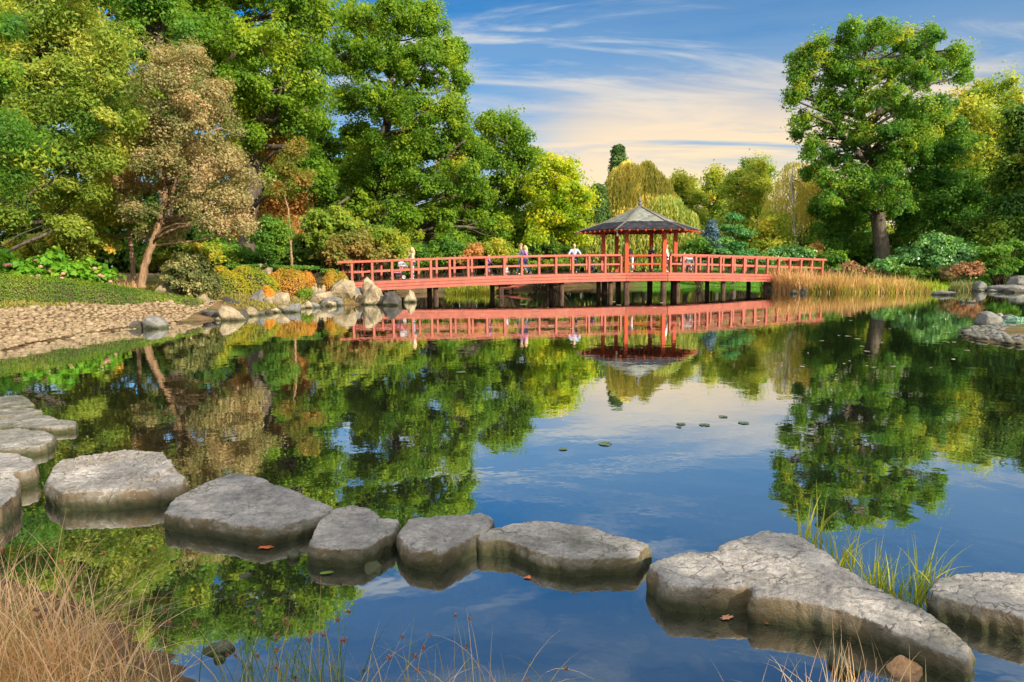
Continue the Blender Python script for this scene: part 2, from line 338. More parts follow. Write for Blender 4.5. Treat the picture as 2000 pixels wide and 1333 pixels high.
def pnoise(P):
    i = np.floor(P).astype(int); f = P-i; u = f*f*f*(f*(f*6-15)+10); i &= 255; res = 0
    for a in (0, 1):
        for b in (0, 1):
            for c in (0, 1):
                h = _perm[_perm[_perm[(i[:,0]+a) & 255]+((i[:,1]+b) & 255)]+((i[:,2]+c) & 255)]; g = _grad[h]
                d = np.sum(g*(f-np.array([a, b, c])), 1)
                res = res+d*(u[:,0] if a else 1-u[:,0])*(u[:,1] if b else 1-u[:,1])*(u[:,2] if c else 1-u[:,2])
    return res*1.5
def fbm(P, octv=5, gain=.52): return sum(pnoise(P*2.1**k+k*13.7)*gain**k for k in range(octv))
def displace(me, amp, scale, seed, strata=0.0, top=None):
    n = len(me.vertices); P = np.empty(n*3); me.vertices.foreach_get('co', P); P = P.reshape(-1, 3); Nn = np.empty(n*3); me.vertex_normals.foreach_get('vector', Nn); Nn = Nn.reshape(-1, 3)
    off = np.array([seed*7.3, seed*3.1, seed*5.7]); h = amp*(fbm(P*scale+off)*.9+.55*pnoise(P*scale*.45+off))
    if strata:                             # flaking beds: broken ledges on the top, chiselled sides
        q = pnoise(P*np.array([1.7, 2.6, 2])+off)*2.4+pnoise(P*6+off)*.6+pnoise(P*17+off)*.2
        q = q*2.4; h += strata*((q-np.floor(q))**.3-.6)*np.maximum(0, Nn[:,2])
        h += .034*(1-np.abs(Nn[:,2]))*(np.abs(pnoise(P*np.array([7, 7, 2.6])+off))+.5*np.abs(pnoise(P*np.array([17, 17, 7])+off))-.3)
    me.vertices.foreach_set('co', (P+Nn*h[:, None]).ravel()); me.update()
def slab(name, label, top, ztop, tilt=None, over=0.06, amp=0.010, seed=1, voxel=0.0115, strata=0.016, mat=None, group=None, cat='stepping stone', zb=-0.42):
    """a flat-topped slab: photo outline of its top face put on its own level, sides sloping into the water"""
    ztop *= .74
    T = [W(x, y, ztop if tilt is None else ztop+tilt(x, y)) for x, y in top]
    r = random.Random(seed); c = sum(T, Vector())/len(T); R2 = []
    for i, p in enumerate(T):                # refine the outline with small breaks
        q = T[(i+1) % len(T)]; R2.append(p); L = (q-p).length; k = max(1, int(L/0.16)); nrm = Vector((q.y-p.y, p.x-q.x, 0)).normalized()
        for j in range(1, k): R2.append(p.lerp(q, j/k) + nrm*r.uniform(-0.03, 0.024))
    n = len(R2); V = [tuple(p) for p in R2]
    mid = [c+(p-c)*(1+over*0.35*r.uniform(.3,1.6)/max(0.3,(p-c).length)) for p in R2]
    low = [c+(p-c)*(1-over*1.2*r.uniform(.4,1.3)/max(0.3,(p-c).length)) for p in R2]
    V += [(p.x, p.y, p.z*0.45) for p in mid] + [(p.x, p.y, zb) for p in low]
    Fl = [tuple(range(n)), tuple(range(3*n-1, 2*n-1, -1))]
    for lv in (0, 1):
        for i in range(n): j = (i+1) % n; Fl.append((lv*n+j, lv*n+i, (lv+1)*n+i, (lv+1)*n+j))
    me = bpy.data.meshes.new(name); me.from_pydata(V, [], Fl)
    bm = bmesh.new(); bm.from_mesh(me); bmesh.ops.recalc_face_normals(bm, faces=bm.faces); bmesh.ops.triangulate(bm, faces=bm.faces); bm.to_mesh(me); bm.free()
    me = evaluated(me, [('REMESH', dict(mode='VOXEL', voxel_size=voxel, use_smooth_shade=True)), ('SMOOTH', dict(factor=0.5, iterations=1))])
    displace(me, amp, 5.0, seed, strata); me.name = name
    me.polygons.foreach_set('use_smooth', np.ones(len(me.polygons), bool)); me.update()
    return tag(link(name, me, mat or M_step), label, cat, group)
def hull_rock(name, pts, mat, seed, voxel, amp, smooth_it=2, parent=None):
    bm = bmesh.new(); vs = [bm.verts.new(p) for p in pts]; bmesh.ops.convex_hull(bm, input=vs)
    loose = [v for v in bm.verts if not v.link_faces]; bmesh.ops.delete(bm, geom=loose, context='VERTS')
    bmesh.ops.recalc_face_normals(bm, faces=bm.faces); me = bpy.data.meshes.new(name); bm.to_mesh(me); bm.free()
    me = evaluated(me, [('REMESH', dict(mode='VOXEL', voxel_size=voxel, use_smooth_shade=True)), ('SMOOTH', dict(factor=0.5, iterations=max(1, smooth_it-1)))])
    displace(me, amp, 0.25/max(amp, .004)*0.35, seed); me.name = name
    me.polygons.foreach_set('use_smooth', np.ones(len(me.polygons), bool)); me.update()
    return link(name, me, mat, parent)
def rock(label, outline, Y=None, depth=1.0, mat=None, seed=1, conv=None, lift=0.0, group=None, name='boulder', cat='boulder', sink=0.25):
    """boulder from its photo outline, given its own distance and real depth"""
    if conv:
        big_ = conv(1000, 900)[0] == 380+1000/4.443 and max(p[0] for p in outline) > 780; outline = [conv(*p) for p in outline]
        if big_: mx = sum(p[0] for p in outline)/len(outline); my = max(p[1] for p in outline); outline = [(mx+(x-mx)*1.18, my+(y-my)*1.14) for x, y in outline]
    yb = max(p[1] for p in outline); xm = sum(p[0] for p in outline)/len(outline)
    if Y is None: Y = W(xm, yb).y
    r = random.Random(seed); pts = []; o3 = [D(x, y, Y) for x, y in outline]; c = sum(o3, Vector())/len(o3)
    w = max(p.x for p in o3)-min(p.x for p in o3); dd = w*depth*0.5
    for p in o3:
        pts.append(p+Vector((0, r.uniform(-.15,.15)*dd, 0)))
        k = r.uniform(0.45, 0.8); pts.append(c+(p-c)*k+Vector((0, -dd*r.uniform(.55,.95), 0)))
        k = r.uniform(0.5, 0.85); pts.append(c+(p-c)*k+Vector((0, dd*r.uniform(.6,1.0), 0)))
    zm = min(p.z for p in o3)
    for p in o3:
        if p.z < zm+0.25*w: pts.append(Vector((p.x, p.y, zm-sink-w*0.1)))
    return tag(hull_rock(name, pts, mat or M_bank, seed, max(0.018, w/64), 0.040*w+0.006), label, cat, group)
# stepping stones, outlines of their top faces in photo pixels
slab('stepping_stone', 'largest stepping stone, long angular grey slab with notched ochre front edge beside yellow-green iris blades',
     [(1268,1102),(1322,1080),(1398,1076),(1440,1052),(1495,1034),(1560,1046),(1612,1076),(1640,1104),(1720,1150),(1790,1186),(1850,1222),(1893,1262),(1882,1292),(1800,1258),(1690,1208),(1600,1180),(1476,1160),(1468,1146),(1306,1143)],
     0.20, tilt=lambda x, y: -0.05*max(0, (x-1600)/300), seed=3, strata=0.018)
slab('stepping_stone', 'broad grey stepping stone between the squarish stone and the largest slab',
     [(930,1042),(1000,1024),(1050,1018),(1130,1024),(1200,1046),(1266,1064),(1240,1090),(1180,1090),(1120,1092),(1060,1082),(1000,1058),(940,1053)], 0.145, seed=5)
slab('stepping_stone', 'squarish stepping stone with straight front corner, between the rounded stone and the broad pointed stone',
     [(786,1032),(800,1012),(880,1006),(940,1003),(962,1012),(958,1030),(920,1048),(860,1078),(800,1070),(782,1050)], 0.17, seed=8)
slab('stepping_stone', 'rounded pale stepping stone with a flat pebble at its foot, beside the big kite-shaped stone',
     [(606,1062),(622,1022),(654,994),(690,988),(724,994),(744,1010),(776,1016),(772,1036),(740,1056),(706,1072),(660,1074),(622,1070)], 0.16, seed=11)
slab('stepping_stone', 'big kite-shaped grey stepping stone, a fallen red leaf beneath its front corner',
     [(320,1002),(350,968),(412,938),(460,923),(512,934),(560,952),(600,972),(612,976),(648,990),(636,1004),(580,1018),(512,1030),(440,1016),(380,1010)], 0.17, seed=13)
slab('stepping_stone', 'layered stepping stone with a ledge across its top, left of the big kite-shaped stone',
     [(92,946),(106,910),(122,900),(180,888),(250,880),(318,884),(336,908),(340,920),(362,932),(350,946),(280,956),(200,960),(120,962)], 0.20, tilt=lambda x, y: 0.05 if y < 912 else 0.0, seed=17, strata=0.03)
slab('stepping_stone', 'pale pitted stepping stone at the frame edge, nearest to the tan grass tuft', [(-70,985),(-70,930),(-20,924),(25,924),(36,938),(30,965),(0,990)], 0.21, seed=19)
slab('stepping_stone', 'blocky stepping stone just behind the pale pitted one, cut by the frame edge', [(-60,905),(-20,884),(30,886),(62,898),(70,912),(50,918),(10,922),(-50,925)], 0.21, seed=20)
slab('stepping_stone', 'brown-sided round-ended stepping stone below the thin dark slab', [(-90,858),(-30,842),(40,837),(88,842),(104,856),(90,868),(40,877),(-30,880),(-80,878)], 0.125, seed=23)
slab('stepping_stone', 'thin dark slab stepping stone with a blunt right end jutting into the pond', [(-60,826),(0,820),(50,812),(96,812),(112,819),(150,824),(146,832),(100,836),(30,832),(-40,832)], 0.10, seed=29)
slab('stepping_stone', 'narrow grey stepping stone just above the thin dark slab', [(-60,804),(0,798),(50,797),(80,802),(82,808),(30,812),(-50,814)], 0.10, seed=31)
slab('stepping_stone', 'small farthest stepping stone of the row at the frame edge', [(-60,786),(-10,776),(30,772),(52,778),(66,788),(40,794),(-40,796)], 0.09, seed=37)
slab('stepping_stone', 'dark mossy slab stepping stone cut by the frame edge, beyond the yellow-green iris blades',
     [(1812,1150),(1830,1126),(1880,1121),(1960,1118),(2060,1130),(2090,1180),(2060,1200),(2000,1205),(1900,1180),(1840,1166)], 0.17, seed=41)
def pebble(label, box, mat, seed, h=0.05, group=None):
    x0, y0, x1, y1 = box; a = W(x0, (y0+y1)/2); b = W(x1, (y0+y1)/2); c = (a+b)/2; w = (b-a).length/2; d = abs(W(x0, y0).y-W(x0, y1).y)/2; r = random.Random(seed); pts = []
    for k in range(22):
        t = r.uniform(0, 6.28); q = r.uniform(.6, 1); pts.append((c.x+w*q*math.cos(t), c.y+d*q*math.sin(t), r.uniform(-.08, h)*(1.1-q*.5)))
    tag(hull_rock('small_stone', pts, mat, seed, max(0.008, w/14), 0.006), label, 'stone', group)
pebble('small wet stone in the shallows between kite-shaped and rounded stepping stones', (558,1074,592,1098), M_grey, 51)
pebble('flat pale pebble leaning at the foot of the rounded stepping stone', (708,1098,752,1124), M_grey, 52, 0.05)
pebble('thin flat stone barely breaking the surface below the kite-shaped stepping stone', (456,1118,498,1132), M_grey, 53, 0.02)
pebble('flat pale stone with two lobes near the bottom rushes', (382,1258,460,1284), M_step, 54, 0.06)
pebble('small stone tucked in front of the flat two-lobed stone', (412,1278,448,1296), M_step, 55, 0.05)
pebble('tiny grey stone beside the tan grass tuft', (310,1216,342,1230), M_grey, 56, 0.03)
pebble('pale stone among grass stems at the very bottom edge', (285,1318,370,1345), M_step, 57, 0.05)
pebble('grey stone half hidden by dry stems in front of the largest slab', (1602,1275,1690,1325), M_grey, 58, 0.09)
pebble('orange-brown stone behind dry stems under the largest slab', (1728,1290,1810,1335), rockmat('ochre_stone', (0.2,0.1,0.04), (0.34,0.2,0.1), (0.45,0.3,0.2), 2, False), 59, 0.07)
# boulders along the far bank
z4 = lambda x, y: (380+x/4.443, 380+y/4.443)
z1 = lambda x, y: (640+x/4, 360+y/4)
z5 = lambda x, y: (1480+x/3.702, 360+y/3.702)
z8 = lambda x, y: (x/3.92, 560+y/3.92)
rock('pale tooth-shaped boulder standing at the end of the cobbled bank', [(205,1000),(225,955),(270,950),(330,985),(400,1035),(460,1088),(270,1092),(245,1060)], conv=z4, seed=2, depth=.7)
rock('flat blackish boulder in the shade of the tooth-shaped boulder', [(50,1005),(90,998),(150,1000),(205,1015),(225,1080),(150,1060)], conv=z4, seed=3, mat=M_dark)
rock('low rounded boulder just right of the tooth-shaped boulder', [(412,1020),(480,975),(540,1000),(548,1047),(430,1047)], conv=z4, seed=4)
rock('dark split boulder beneath the orange clipped azalea', [(465,900),(520,845),(600,825),(660,900),(655,950),(575,985),(490,945)], conv=z4, seed=5, mat=M_grey)
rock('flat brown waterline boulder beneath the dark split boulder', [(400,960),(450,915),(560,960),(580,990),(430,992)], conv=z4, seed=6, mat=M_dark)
rock('squat boulder topped by creeping plants left of the waterline row', [(660,905),(720,860),(815,868),(822,930),(790,975),(700,982)], conv=z4, seed=7)
rock('rounded brown boulder half in the water below the squat boulder', [(780,1012),(830,962),(905,955),(912,1022)], conv=z4, seed=8, mat=M_grey)
rock('wedge boulder below the small yellow-green shrub', [(828,955),(850,900),(900,888),(970,930),(978,958)], conv=z4, seed=9)
rock('long low sloping boulder left of the biggest bank boulder', [(982,958),(1000,915),(1080,865),(1165,853),(1185,900),(1130,958)], conv=z4, seed=10)
rock('low dark-banded boulder at the waterline below the biggest bank boulder', [(1105,964),(1130,910),(1200,893),(1270,910),(1285,964)], conv=z4, seed=11, mat=M_grey)
rock('biggest bank boulder, pale and faceted, left of the bridge end', [(1185,870),(1212,800),(1300,757),(1362,778),(1400,870),(1360,905),(1280,930),(1200,895)], Y=34.2, conv=z4, seed=12, depth=.9)
rock('small upright boulder squeezed behind the long sloping boulder', [(1160,850),(1150,808),(1190,788),(1205,860)], Y=34.6, conv=z4, seed=13)
rock('small round pale boulder between the biggest boulder and the rounded slab', [(1388,946),(1400,880),(1440,868),(1467,900),(1462,948)], conv=z4, seed=14)
rock('tall thin boulder standing against the bridge end', [(1462,890),(1466,760),(1500,738),(1552,790),(1535,860)], Y=34.0, conv=z4, seed=15, depth=.6)
rock('rounded triangular pale slab at the foot of the bridge end', [(1462,945),(1475,890),(1550,798),(1602,830),(1642,930),(1645,952),(1480,957)], conv=z4, seed=16, depth=.6)
rock('small grey boulder behind the small round pale boulder', [(1385,880),(1380,820),(1440,808),(1462,872)], Y=34.3, conv=z4, seed=17, mat=M_grey)
for i, b in enumerate([(1012,800,1040,880),(1040,810,1066,890),(1066,815,1100,880),(1100,790,1135,850),(1030,770,1060,815),(1145,800,1165,850)]):
    rock(['upright narrow pale stone, leftmost of the little standing stones', 'little standing stone, second from the left, by the bank', 'broadest of the little standing stones on the bank', 'little standing stone on the right of its row, under the low shrub',
          'topmost of the little standing stones on the bank', 'little standing stone touching the small upright boulder'][i],
         [(b[0],b[3]),(b[0]+3,b[1]+12),((b[0]+b[2])/2,b[1]),(b[2],b[1]+14),(b[2]+2,b[3])], Y=34.0+i*.15, conv=z4, seed=60+i, name='standing_stone', cat='stone')
rock('pale pointed boulder in the water under the bridge', [(590,918),(600,890),(640,828),(672,845),(697,905),(690,922)], conv=z1, seed=18)
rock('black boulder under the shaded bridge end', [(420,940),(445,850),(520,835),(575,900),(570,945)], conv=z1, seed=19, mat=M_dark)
rock('brown boulder sitting on top of the clipped azalea bank', [(508,662),(530,610),(580,598),(664,640),(664,680),(560,690)], Y=36.0, conv=z4, seed=21)
rock('lone grey wedge boulder on the cobbled bank', [(1098,318),(1100,250),(1140,218),(1220,240),(1280,295),(1200,318)], conv=z8, seed=22, mat=M_grey)
rock('dark low boulder touching the lone wedge boulder', [(990,318),(1010,265),(1060,255),(1098,285),(1095,320)], conv=z8, seed=23, mat=M_dark)
rock('brown boulder among roots at the foot of the leaning trunk', [(296,585),(305,560),(325,552),(345,565),(352,588)], Y=28.2, seed=24)
rock('pale boulder at the hedge tip beside olive-leaved bush', [(378,600),(385,578),(400,572),(412,592),(415,602)], Y=27.4, seed=25)
rock('blackish stone near the hedge tip', [(398,598),(404,592),(415,590),(420,600)], Y=27.0, seed=26, mat=M_dark)
rock('brown rock on the bank under the olive-leaved bush', [(418,602),(424,585),(440,580),(466,590),(480,604),(440,606)], Y=28.5, seed=27, mat=M_dark)
rock('left of two round stones in the water before the reeds', [(232,790),(240,770),(262,762),(285,775),(288,792)], conv=z5, seed=28, mat=M_dark, sink=.1)
rock('right of two round stones in the water before the reeds', [(305,785),(310,760),(330,745),(352,760),(355,787)], conv=z5, seed=30, mat=M_dark, sink=.1)
rock('dark rock beneath the far bridge end', [(50,768),(55,740),(80,730),(115,745),(120,772)], conv=z5, seed=31, mat=M_dark)
rock('big grey boulder standing on the pebble spit', [(1585,1065),(1590,1000),(1605,930),(1650,908),(1720,935),(1780,985),(1795,1010),(1740,1060),(1660,1075)], Y=19.6, conv=z5, seed=32, mat=M_grey, depth=.8)
rock('low grey boulder behind the blue-green juniper on the spit', [(1780,1000),(1790,960),(1830,943),(1880,960),(1905,995)], Y=20.6, conv=z5, seed=33, mat=M_grey)
rock('rear grey boulder peeping behind the big spit boulder', [(1715,960),(1730,935),(1760,930),(1785,960),(1790,990)], Y=21.4, conv=z5, seed=34, mat=M_grey)
rock('brown flat stone at the tip of the pebble spit', [(1528,1055),(1535,1030),(1585,1025),(1600,1060)], Y=19.8, conv=z5, seed=35, mat=M_dark)
rock('pale upright boulder at the lawn edge', [(1562,755),(1570,715),(1600,695),(1640,715),(1652,755)], Y=42.5, conv=z5, seed=36, mat=M_grey)
rock('large flat boulder on the lawn by the frame edge', [(1795,728),(1820,680),(1860,662),(1930,665),(1960,700),(1960,730)], Y=45, conv=z5, seed=38, mat=M_grey)
rock('thin grey slab at the water edge beside the reed tips', [(1265,797),(1280,775),(1340,768),(1420,780),(1425,800)], conv=z5, seed=39, mat=M_grey)
rock('long flat slab bridging the inlet by the lawn', [(1690,750),(1700,742),(1820,735),(1960,738),(1990,752),(1800,756)], Y=42, conv=z5, seed=40, mat=M_grey)
rock('mossy dark rock under the long flat slab', [(1780,795),(1800,765),(1860,755),(1930,770),(1940,800)], Y=40, conv=z5, seed=42, mat=M_dark)
for i, (x, y, s) in enumerate([(1480,846,20),(1545,850,32),(1610,768,24),(1690,770,30)]):
    rock(['small pale stone alone in the inlet water', 'flat pale stone in the inlet water', 'low stone against the pale upright boulder', 'low stone between upright boulder and long slab'][i],
         [(x-s,y+8),(x-s*.6,y-8),(x+s*.2,y-12),(x+s,y),(x+s,y+8)], conv=z5, seed=70+i, mat=M_grey, sink=.1)
rp = random.Random(77); PACK = ['squat ', 'angular ', 'low ', 'chunky ', 'flat ', 'narrow ', 'wedge-like ', 'lumpy ']; WH = ['just left of the squat boulder', 'between wedge and squat boulders', 'above the wedge boulder', 'beneath the orange azalea', 'behind the long sloping boulder', 'under the small squarish azalea', 'beside the dark split boulder', 'at the foot of the green and orange azalea']
for i, (x, y, s, dY) in enumerate([(640,915,46,.3),(835,890,40,.9),(905,865,42,1.2),(960,850,34,1.5),(1050,880,36,1.0),(1255,770,34,1.6),(560,900,40,1.0),(380,930,46,.8)]):
    pl = [(x-s,y+s*.5),(x-s*.8,y-s*.3),(x-s*.1,y-s*.7),(x+s*.7,y-s*.35),(x+s,y+s*.5)]; yb = 380+(y+s*.5)/4.443
    rock(PACK[i]+'filler boulder '+WH[i], [(a+rp.uniform(-6,6), b+rp.uniform(-5,5)) for a, b in pl], Y=33.0+dY if i not in (0,6,7) else 30.5+dY, conv=z4, seed=90+i, mat=[M_bank, M_grey, M_dark][i % 3])
# cobbled bank: rounded stones laid on the slope
def unit_pebble(r, n=2):
    bm = bmesh.new(); bmesh.ops.create_icosphere(bm, subdivisions=n, radius=1.0)
    o = Vector((r.uniform(0,99), r.uniform(0,99), r.uniform(0,99)))
    for v in bm.verts: v.co *= 1+0.35*mnoise.noise(v.co*0.9+o)+0.10*mnoise.noise(v.co*2.5+o)
    V = np.array([v.co for v in bm.verts]); Fc = np.array([[v.index for v in f.verts] for f in bm.faces]); bm.free(); return V, Fc
pr = random.Random(5); UP = [unit_pebble(pr) for _ in range(12)]
cand = np.column_stack([rng.uniform(-18, -9.5, 130000), rng.uniform(13, 28.5, 130000)]); dpd = pond_dist(cand)
ok = (dpd > -0.35) & (dpd < 2.9-0.9*sst(20, 27, cand[:,1])) & (cand[:,0]+0.15*(cand[:,1]-20) < -10.6); cand = cand[ok]
placed = []; grid = {}
for x, y in cand:
    s = pr.choice([.05,.06,.07,.09,.12])*pr.uniform(.9, 1.2); k = (int(x/.25), int(y/.25)); good = True
    for i in (-1, 0, 1):
        for j in (-1, 0, 1):
            for (a, b, q) in grid.get((k[0]+i, k[1]+j), ()):
                if (a-x)**2+(b-y)**2 < ((q+s)*0.93)**2: good = False
    if good: placed.append((x, y, s)); grid.setdefault(k, []).append((x, y, s))
zs = ground_z([(x, y) for x, y, s in placed])
def peb_verts(x, y, z, s, k):
    V, Fc = UP[k]; q = pr.uniform(0, 6.28); R = np.array([[math.cos(q), -math.sin(q), 0],[math.sin(q), math.cos(q), 0],[0,0,1]])
    return (V*np.array([s*pr.uniform(1, 1.35), s*pr.uniform(.8, 1.05), s*pr.uniform(.45, .75)]))@R.T+np.array([x, y, z+s*0.2]), Fc
order = sorted(range(len(placed)), key=lambda i: -placed[i][2]/placed[i][1]); big = set([i for i in order if placed[i][0]/placed[i][1] > -0.78][:280])
protos = []
VV = []; FF = []; nn = 0
for i, (x, y, s) in enumerate(placed):
    V, Fc = peb_verts(x, y, zs[i], s, pr.randrange(12))
    if i in big:
        o = link('cobblestone', npmesh('cobblestone', V-np.array([x, y, zs[i]]), Fc, smooth=True), M_cob); o.location = (x, y, zs[i])
        tag(o, 'rounded buff cobblestone lying on the sloping cobbled bank below the clipped hedge', 'cobblestone', 'cobbles on the bank below the hedge')
    else: VV.append(V); FF.append(Fc+nn); nn += len(V)
tag(link('pebbles', npmesh('pebbles', np.concatenate(VV), np.concatenate(FF), smooth=True), M_cob), 'smaller buff pebbles filling the cobbled bank', 'pebbles', kind='stuff')
# pebble spit on the other side
VV = []; FF = []; nn = 0
cand = np.column_stack([rng.uniform(11, 24, 9000), rng.uniform(15, 24, 9000)]); dpd = pond_dist(cand); cand = cand[(dpd > -0.2) & (dpd < .75)][:1100]; zz = ground_z(cand)
for (x, y), z in zip(cand, zz):
    V, Fc = peb_verts(x, y, z-.03, pr.uniform(.04, .10), pr.randrange(12)); VV.append(V); FF.append(Fc+nn); nn += len(V)
tag(link('gravel', npmesh('gravel', np.concatenate(VV), np.concatenate(FF), smooth=True), M_grey), 'grey pebbles edging the spit under the big boulder', 'gravel', kind='stuff')

rs = random.Random(31)
for i in range(17):                        # small boulders along the waterline between the tooth and the bridge
    t = i/16; x = 432+210*t+rs.uniform(-5, 5); y = float(np.interp(x, [418,470,520,560,620,650], [627,619,613,605,599,597])); s = rs.uniform(7, 15)
    rock('small boulder in the waterline row between tooth-shaped boulder and bridge end', [(x-s, y+rs.uniform(0,2)), (x-s*rs.uniform(.5,.9), y-s*rs.uniform(.3,.7)), (x+s*rs.uniform(-.3,.3), y-s*rs.uniform(.6,1.1)), (x+s*rs.uniform(.5,.9), y-s*rs.uniform(.3,.7)), (x+s, y+1)], seed=300+i, mat=[M_bank, M_bank, M_grey, M_dark][i % 4], group='small boulders along the bank waterline')
# stones lying on the bed in the shallows
VV = []; FF = []; nn = 0
cand = np.column_stack([rng.uniform(-3.2, 4.5, 400), rng.uniform(2.5, 5.2, 400)]); cand = cand[pond_dist(cand) < -.1][:130]; zz = ground_z(cand)
for (x, y), z in zip(cand, zz):
    V, Fc = peb_verts(x, y, z, pr.uniform(.03, .14), pr.randrange(12)); V = V.copy(); V[:,2] = np.minimum(V[:,2], -.02); VV.append(V); FF.append(Fc+nn); nn += len(V)
tag(link('bed_stones', npmesh('bed_stones', np.concatenate(VV), np.concatenate(FF), smooth=True), M_cob), 'stones on the pond bed showing through the shallow water', 'stones', kind='stuff')
# ------------------------------------------------------------------ foliage
def unit(v): return v/np.maximum(np.linalg.norm(v, axis=-1, keepdims=True), 1e-9)
def leaf_quads(P, Nn, L, asp, r, T=None):
    """one pointed leaf (or leaf spray) per point; Nn = facing, T = growing direction"""
    n = len(P)
    if T is None: T = r.normal(size=(n, 3))
    T = unit(T-Nn*np.sum(T*Nn, 1, keepdims=True)); B = np.cross(Nn, T); L = np.broadcast_to(L, (n,))[:, None]; w = L*asp*0.5
    V = np.empty((n, 4, 3)); V[:,0] = P-T*L*0.5; V[:,1] = P+B*w+T*L*0.08+Nn*L*0.06; V[:,2] = P+T*L*0.5; V[:,3] = P-B*w+T*L*0.08+Nn*L*0.06
    return V.reshape(-1, 3), np.arange(n*4).reshape(n, 4)
def cluster_leaves(Cc, Out, rc, nl, L, r, asp=0.65, up=0.5, flat=0.65, droop=0.0, tv=0.16, tm=0.5):
    """leaf clumps: Cc centres (m,3), Out outward directions, rc radius per clump"""
    m = len(Cc); rc = np.broadcast_to(rc, (m,)); idx = np.repeat(np.arange(m), nl); n = len(idx)
    u = unit(r.normal(size=(n, 3))); q = r.random((n, 1))**0.42
    ax = unit(r.normal(size=(m, 3))+Out*.8); off = u*q*rc[idx][:, None]*np.where(r.random((n, 1)) < .16, 1.35, 1.0); al = np.sum(off*ax[idx], 1, keepdims=True); off += ax[idx]*al*.7; off[:,2] *= flat; off[:,2] -= droop*np.linalg.norm(off[:,:2], axis=1)
    Nn = unit(u*0.55+Out[idx]*0.35+np.array([0, 0, up])+r.normal(size=(n, 3))*0.55)
    V, Fq = leaf_quads(Cc[idx]+off, Nn, L*r.choice([.55, .8, 1.0, 1.3], n)*r.uniform(.8, 1.15, n), asp, r)
    ct = np.clip(r.normal(tm, tv, m), 0, 1)
    return V, Fq, np.clip(ct[idx]+r.normal(0, .10, n), 0, 1)
def crown_blobs(blobs, Y, r, thick=0.8, double=True, bare=None):
    xs = np.array([b[0] for b in blobs], float); xc = (xs.min()+xs.max())/2; hw = max((xs.max()-xs.min())/2+np.mean([b[2] for b in blobs]), 1); out = []
    for b in blobs:
        x, y, rx, ry = b[:4]; hd = thick*hw*PX(Y)*math.sqrt(max(0.05, 1-0.85*((x-xc)/hw)**2))
        if len(b) > 4: dys = [b[4]]
        elif double and len(blobs) > 3: dys = [-r.uniform(.25, .85)*hd, r.uniform(.1, .8)*hd]
        else: dys = [r.uniform(-.2, .2)*hd]
        if bare and len(b) == 4:           # foliage hangs behind the stretches of trunk that stand bare
            ty = [t[1] for t in bare[0]][::-1]; tx = float(np.interp(y, ty, [t[0] for t in bare[0]][::-1]))
            if any(lo-ry*.5 < y < hi+ry*.5 for lo, hi in bare[1]) and abs(x-tx) < rx*.95: dys = [r.uniform(.25, .8)*hd]
        for k, dy in enumerate(dys):
            Yb = max(Y+dy, Y*0.55); c = np.array(D(x, y, Yb)); s = PX(Yb); out.append((c, np.array([rx*s, (rx+ry)*0.5*s, ry*s]), 1.0 if k == 0 else 0.65))
    return out
def clusters_in(bl, rc, dens, r, lo=0.35):
    Cc = []; Oo = []; own = []
    for bi, (c, R, w) in enumerate(bl):
        n = max(3, int(w*dens*2.9*R[0]*R[2]/(rc*rc)))
        u = unit(r.normal(size=(n, 3))); q = lo+(1-lo)*r.random((n, 1))**0.6
        Cc.append(c+u*q*np.maximum(R-rc*0.55, R*0.3)); Oo.append(u); own += [bi]*n
    return np.concatenate(Cc), np.concatenate(Oo), np.array(own)
def curve_pts(a, b, r, sag=0.12, n=5, rise=0.0):
    a = np.array(a, float); b = np.array(b, float); L = np.linalg.norm(b-a); k = r.normal(size=3)*L*sag; k[2] += rise*L
    return [a+(b-a)*t+k*math.sin(math.pi*t) for t in np.linspace(0, 1, n)]
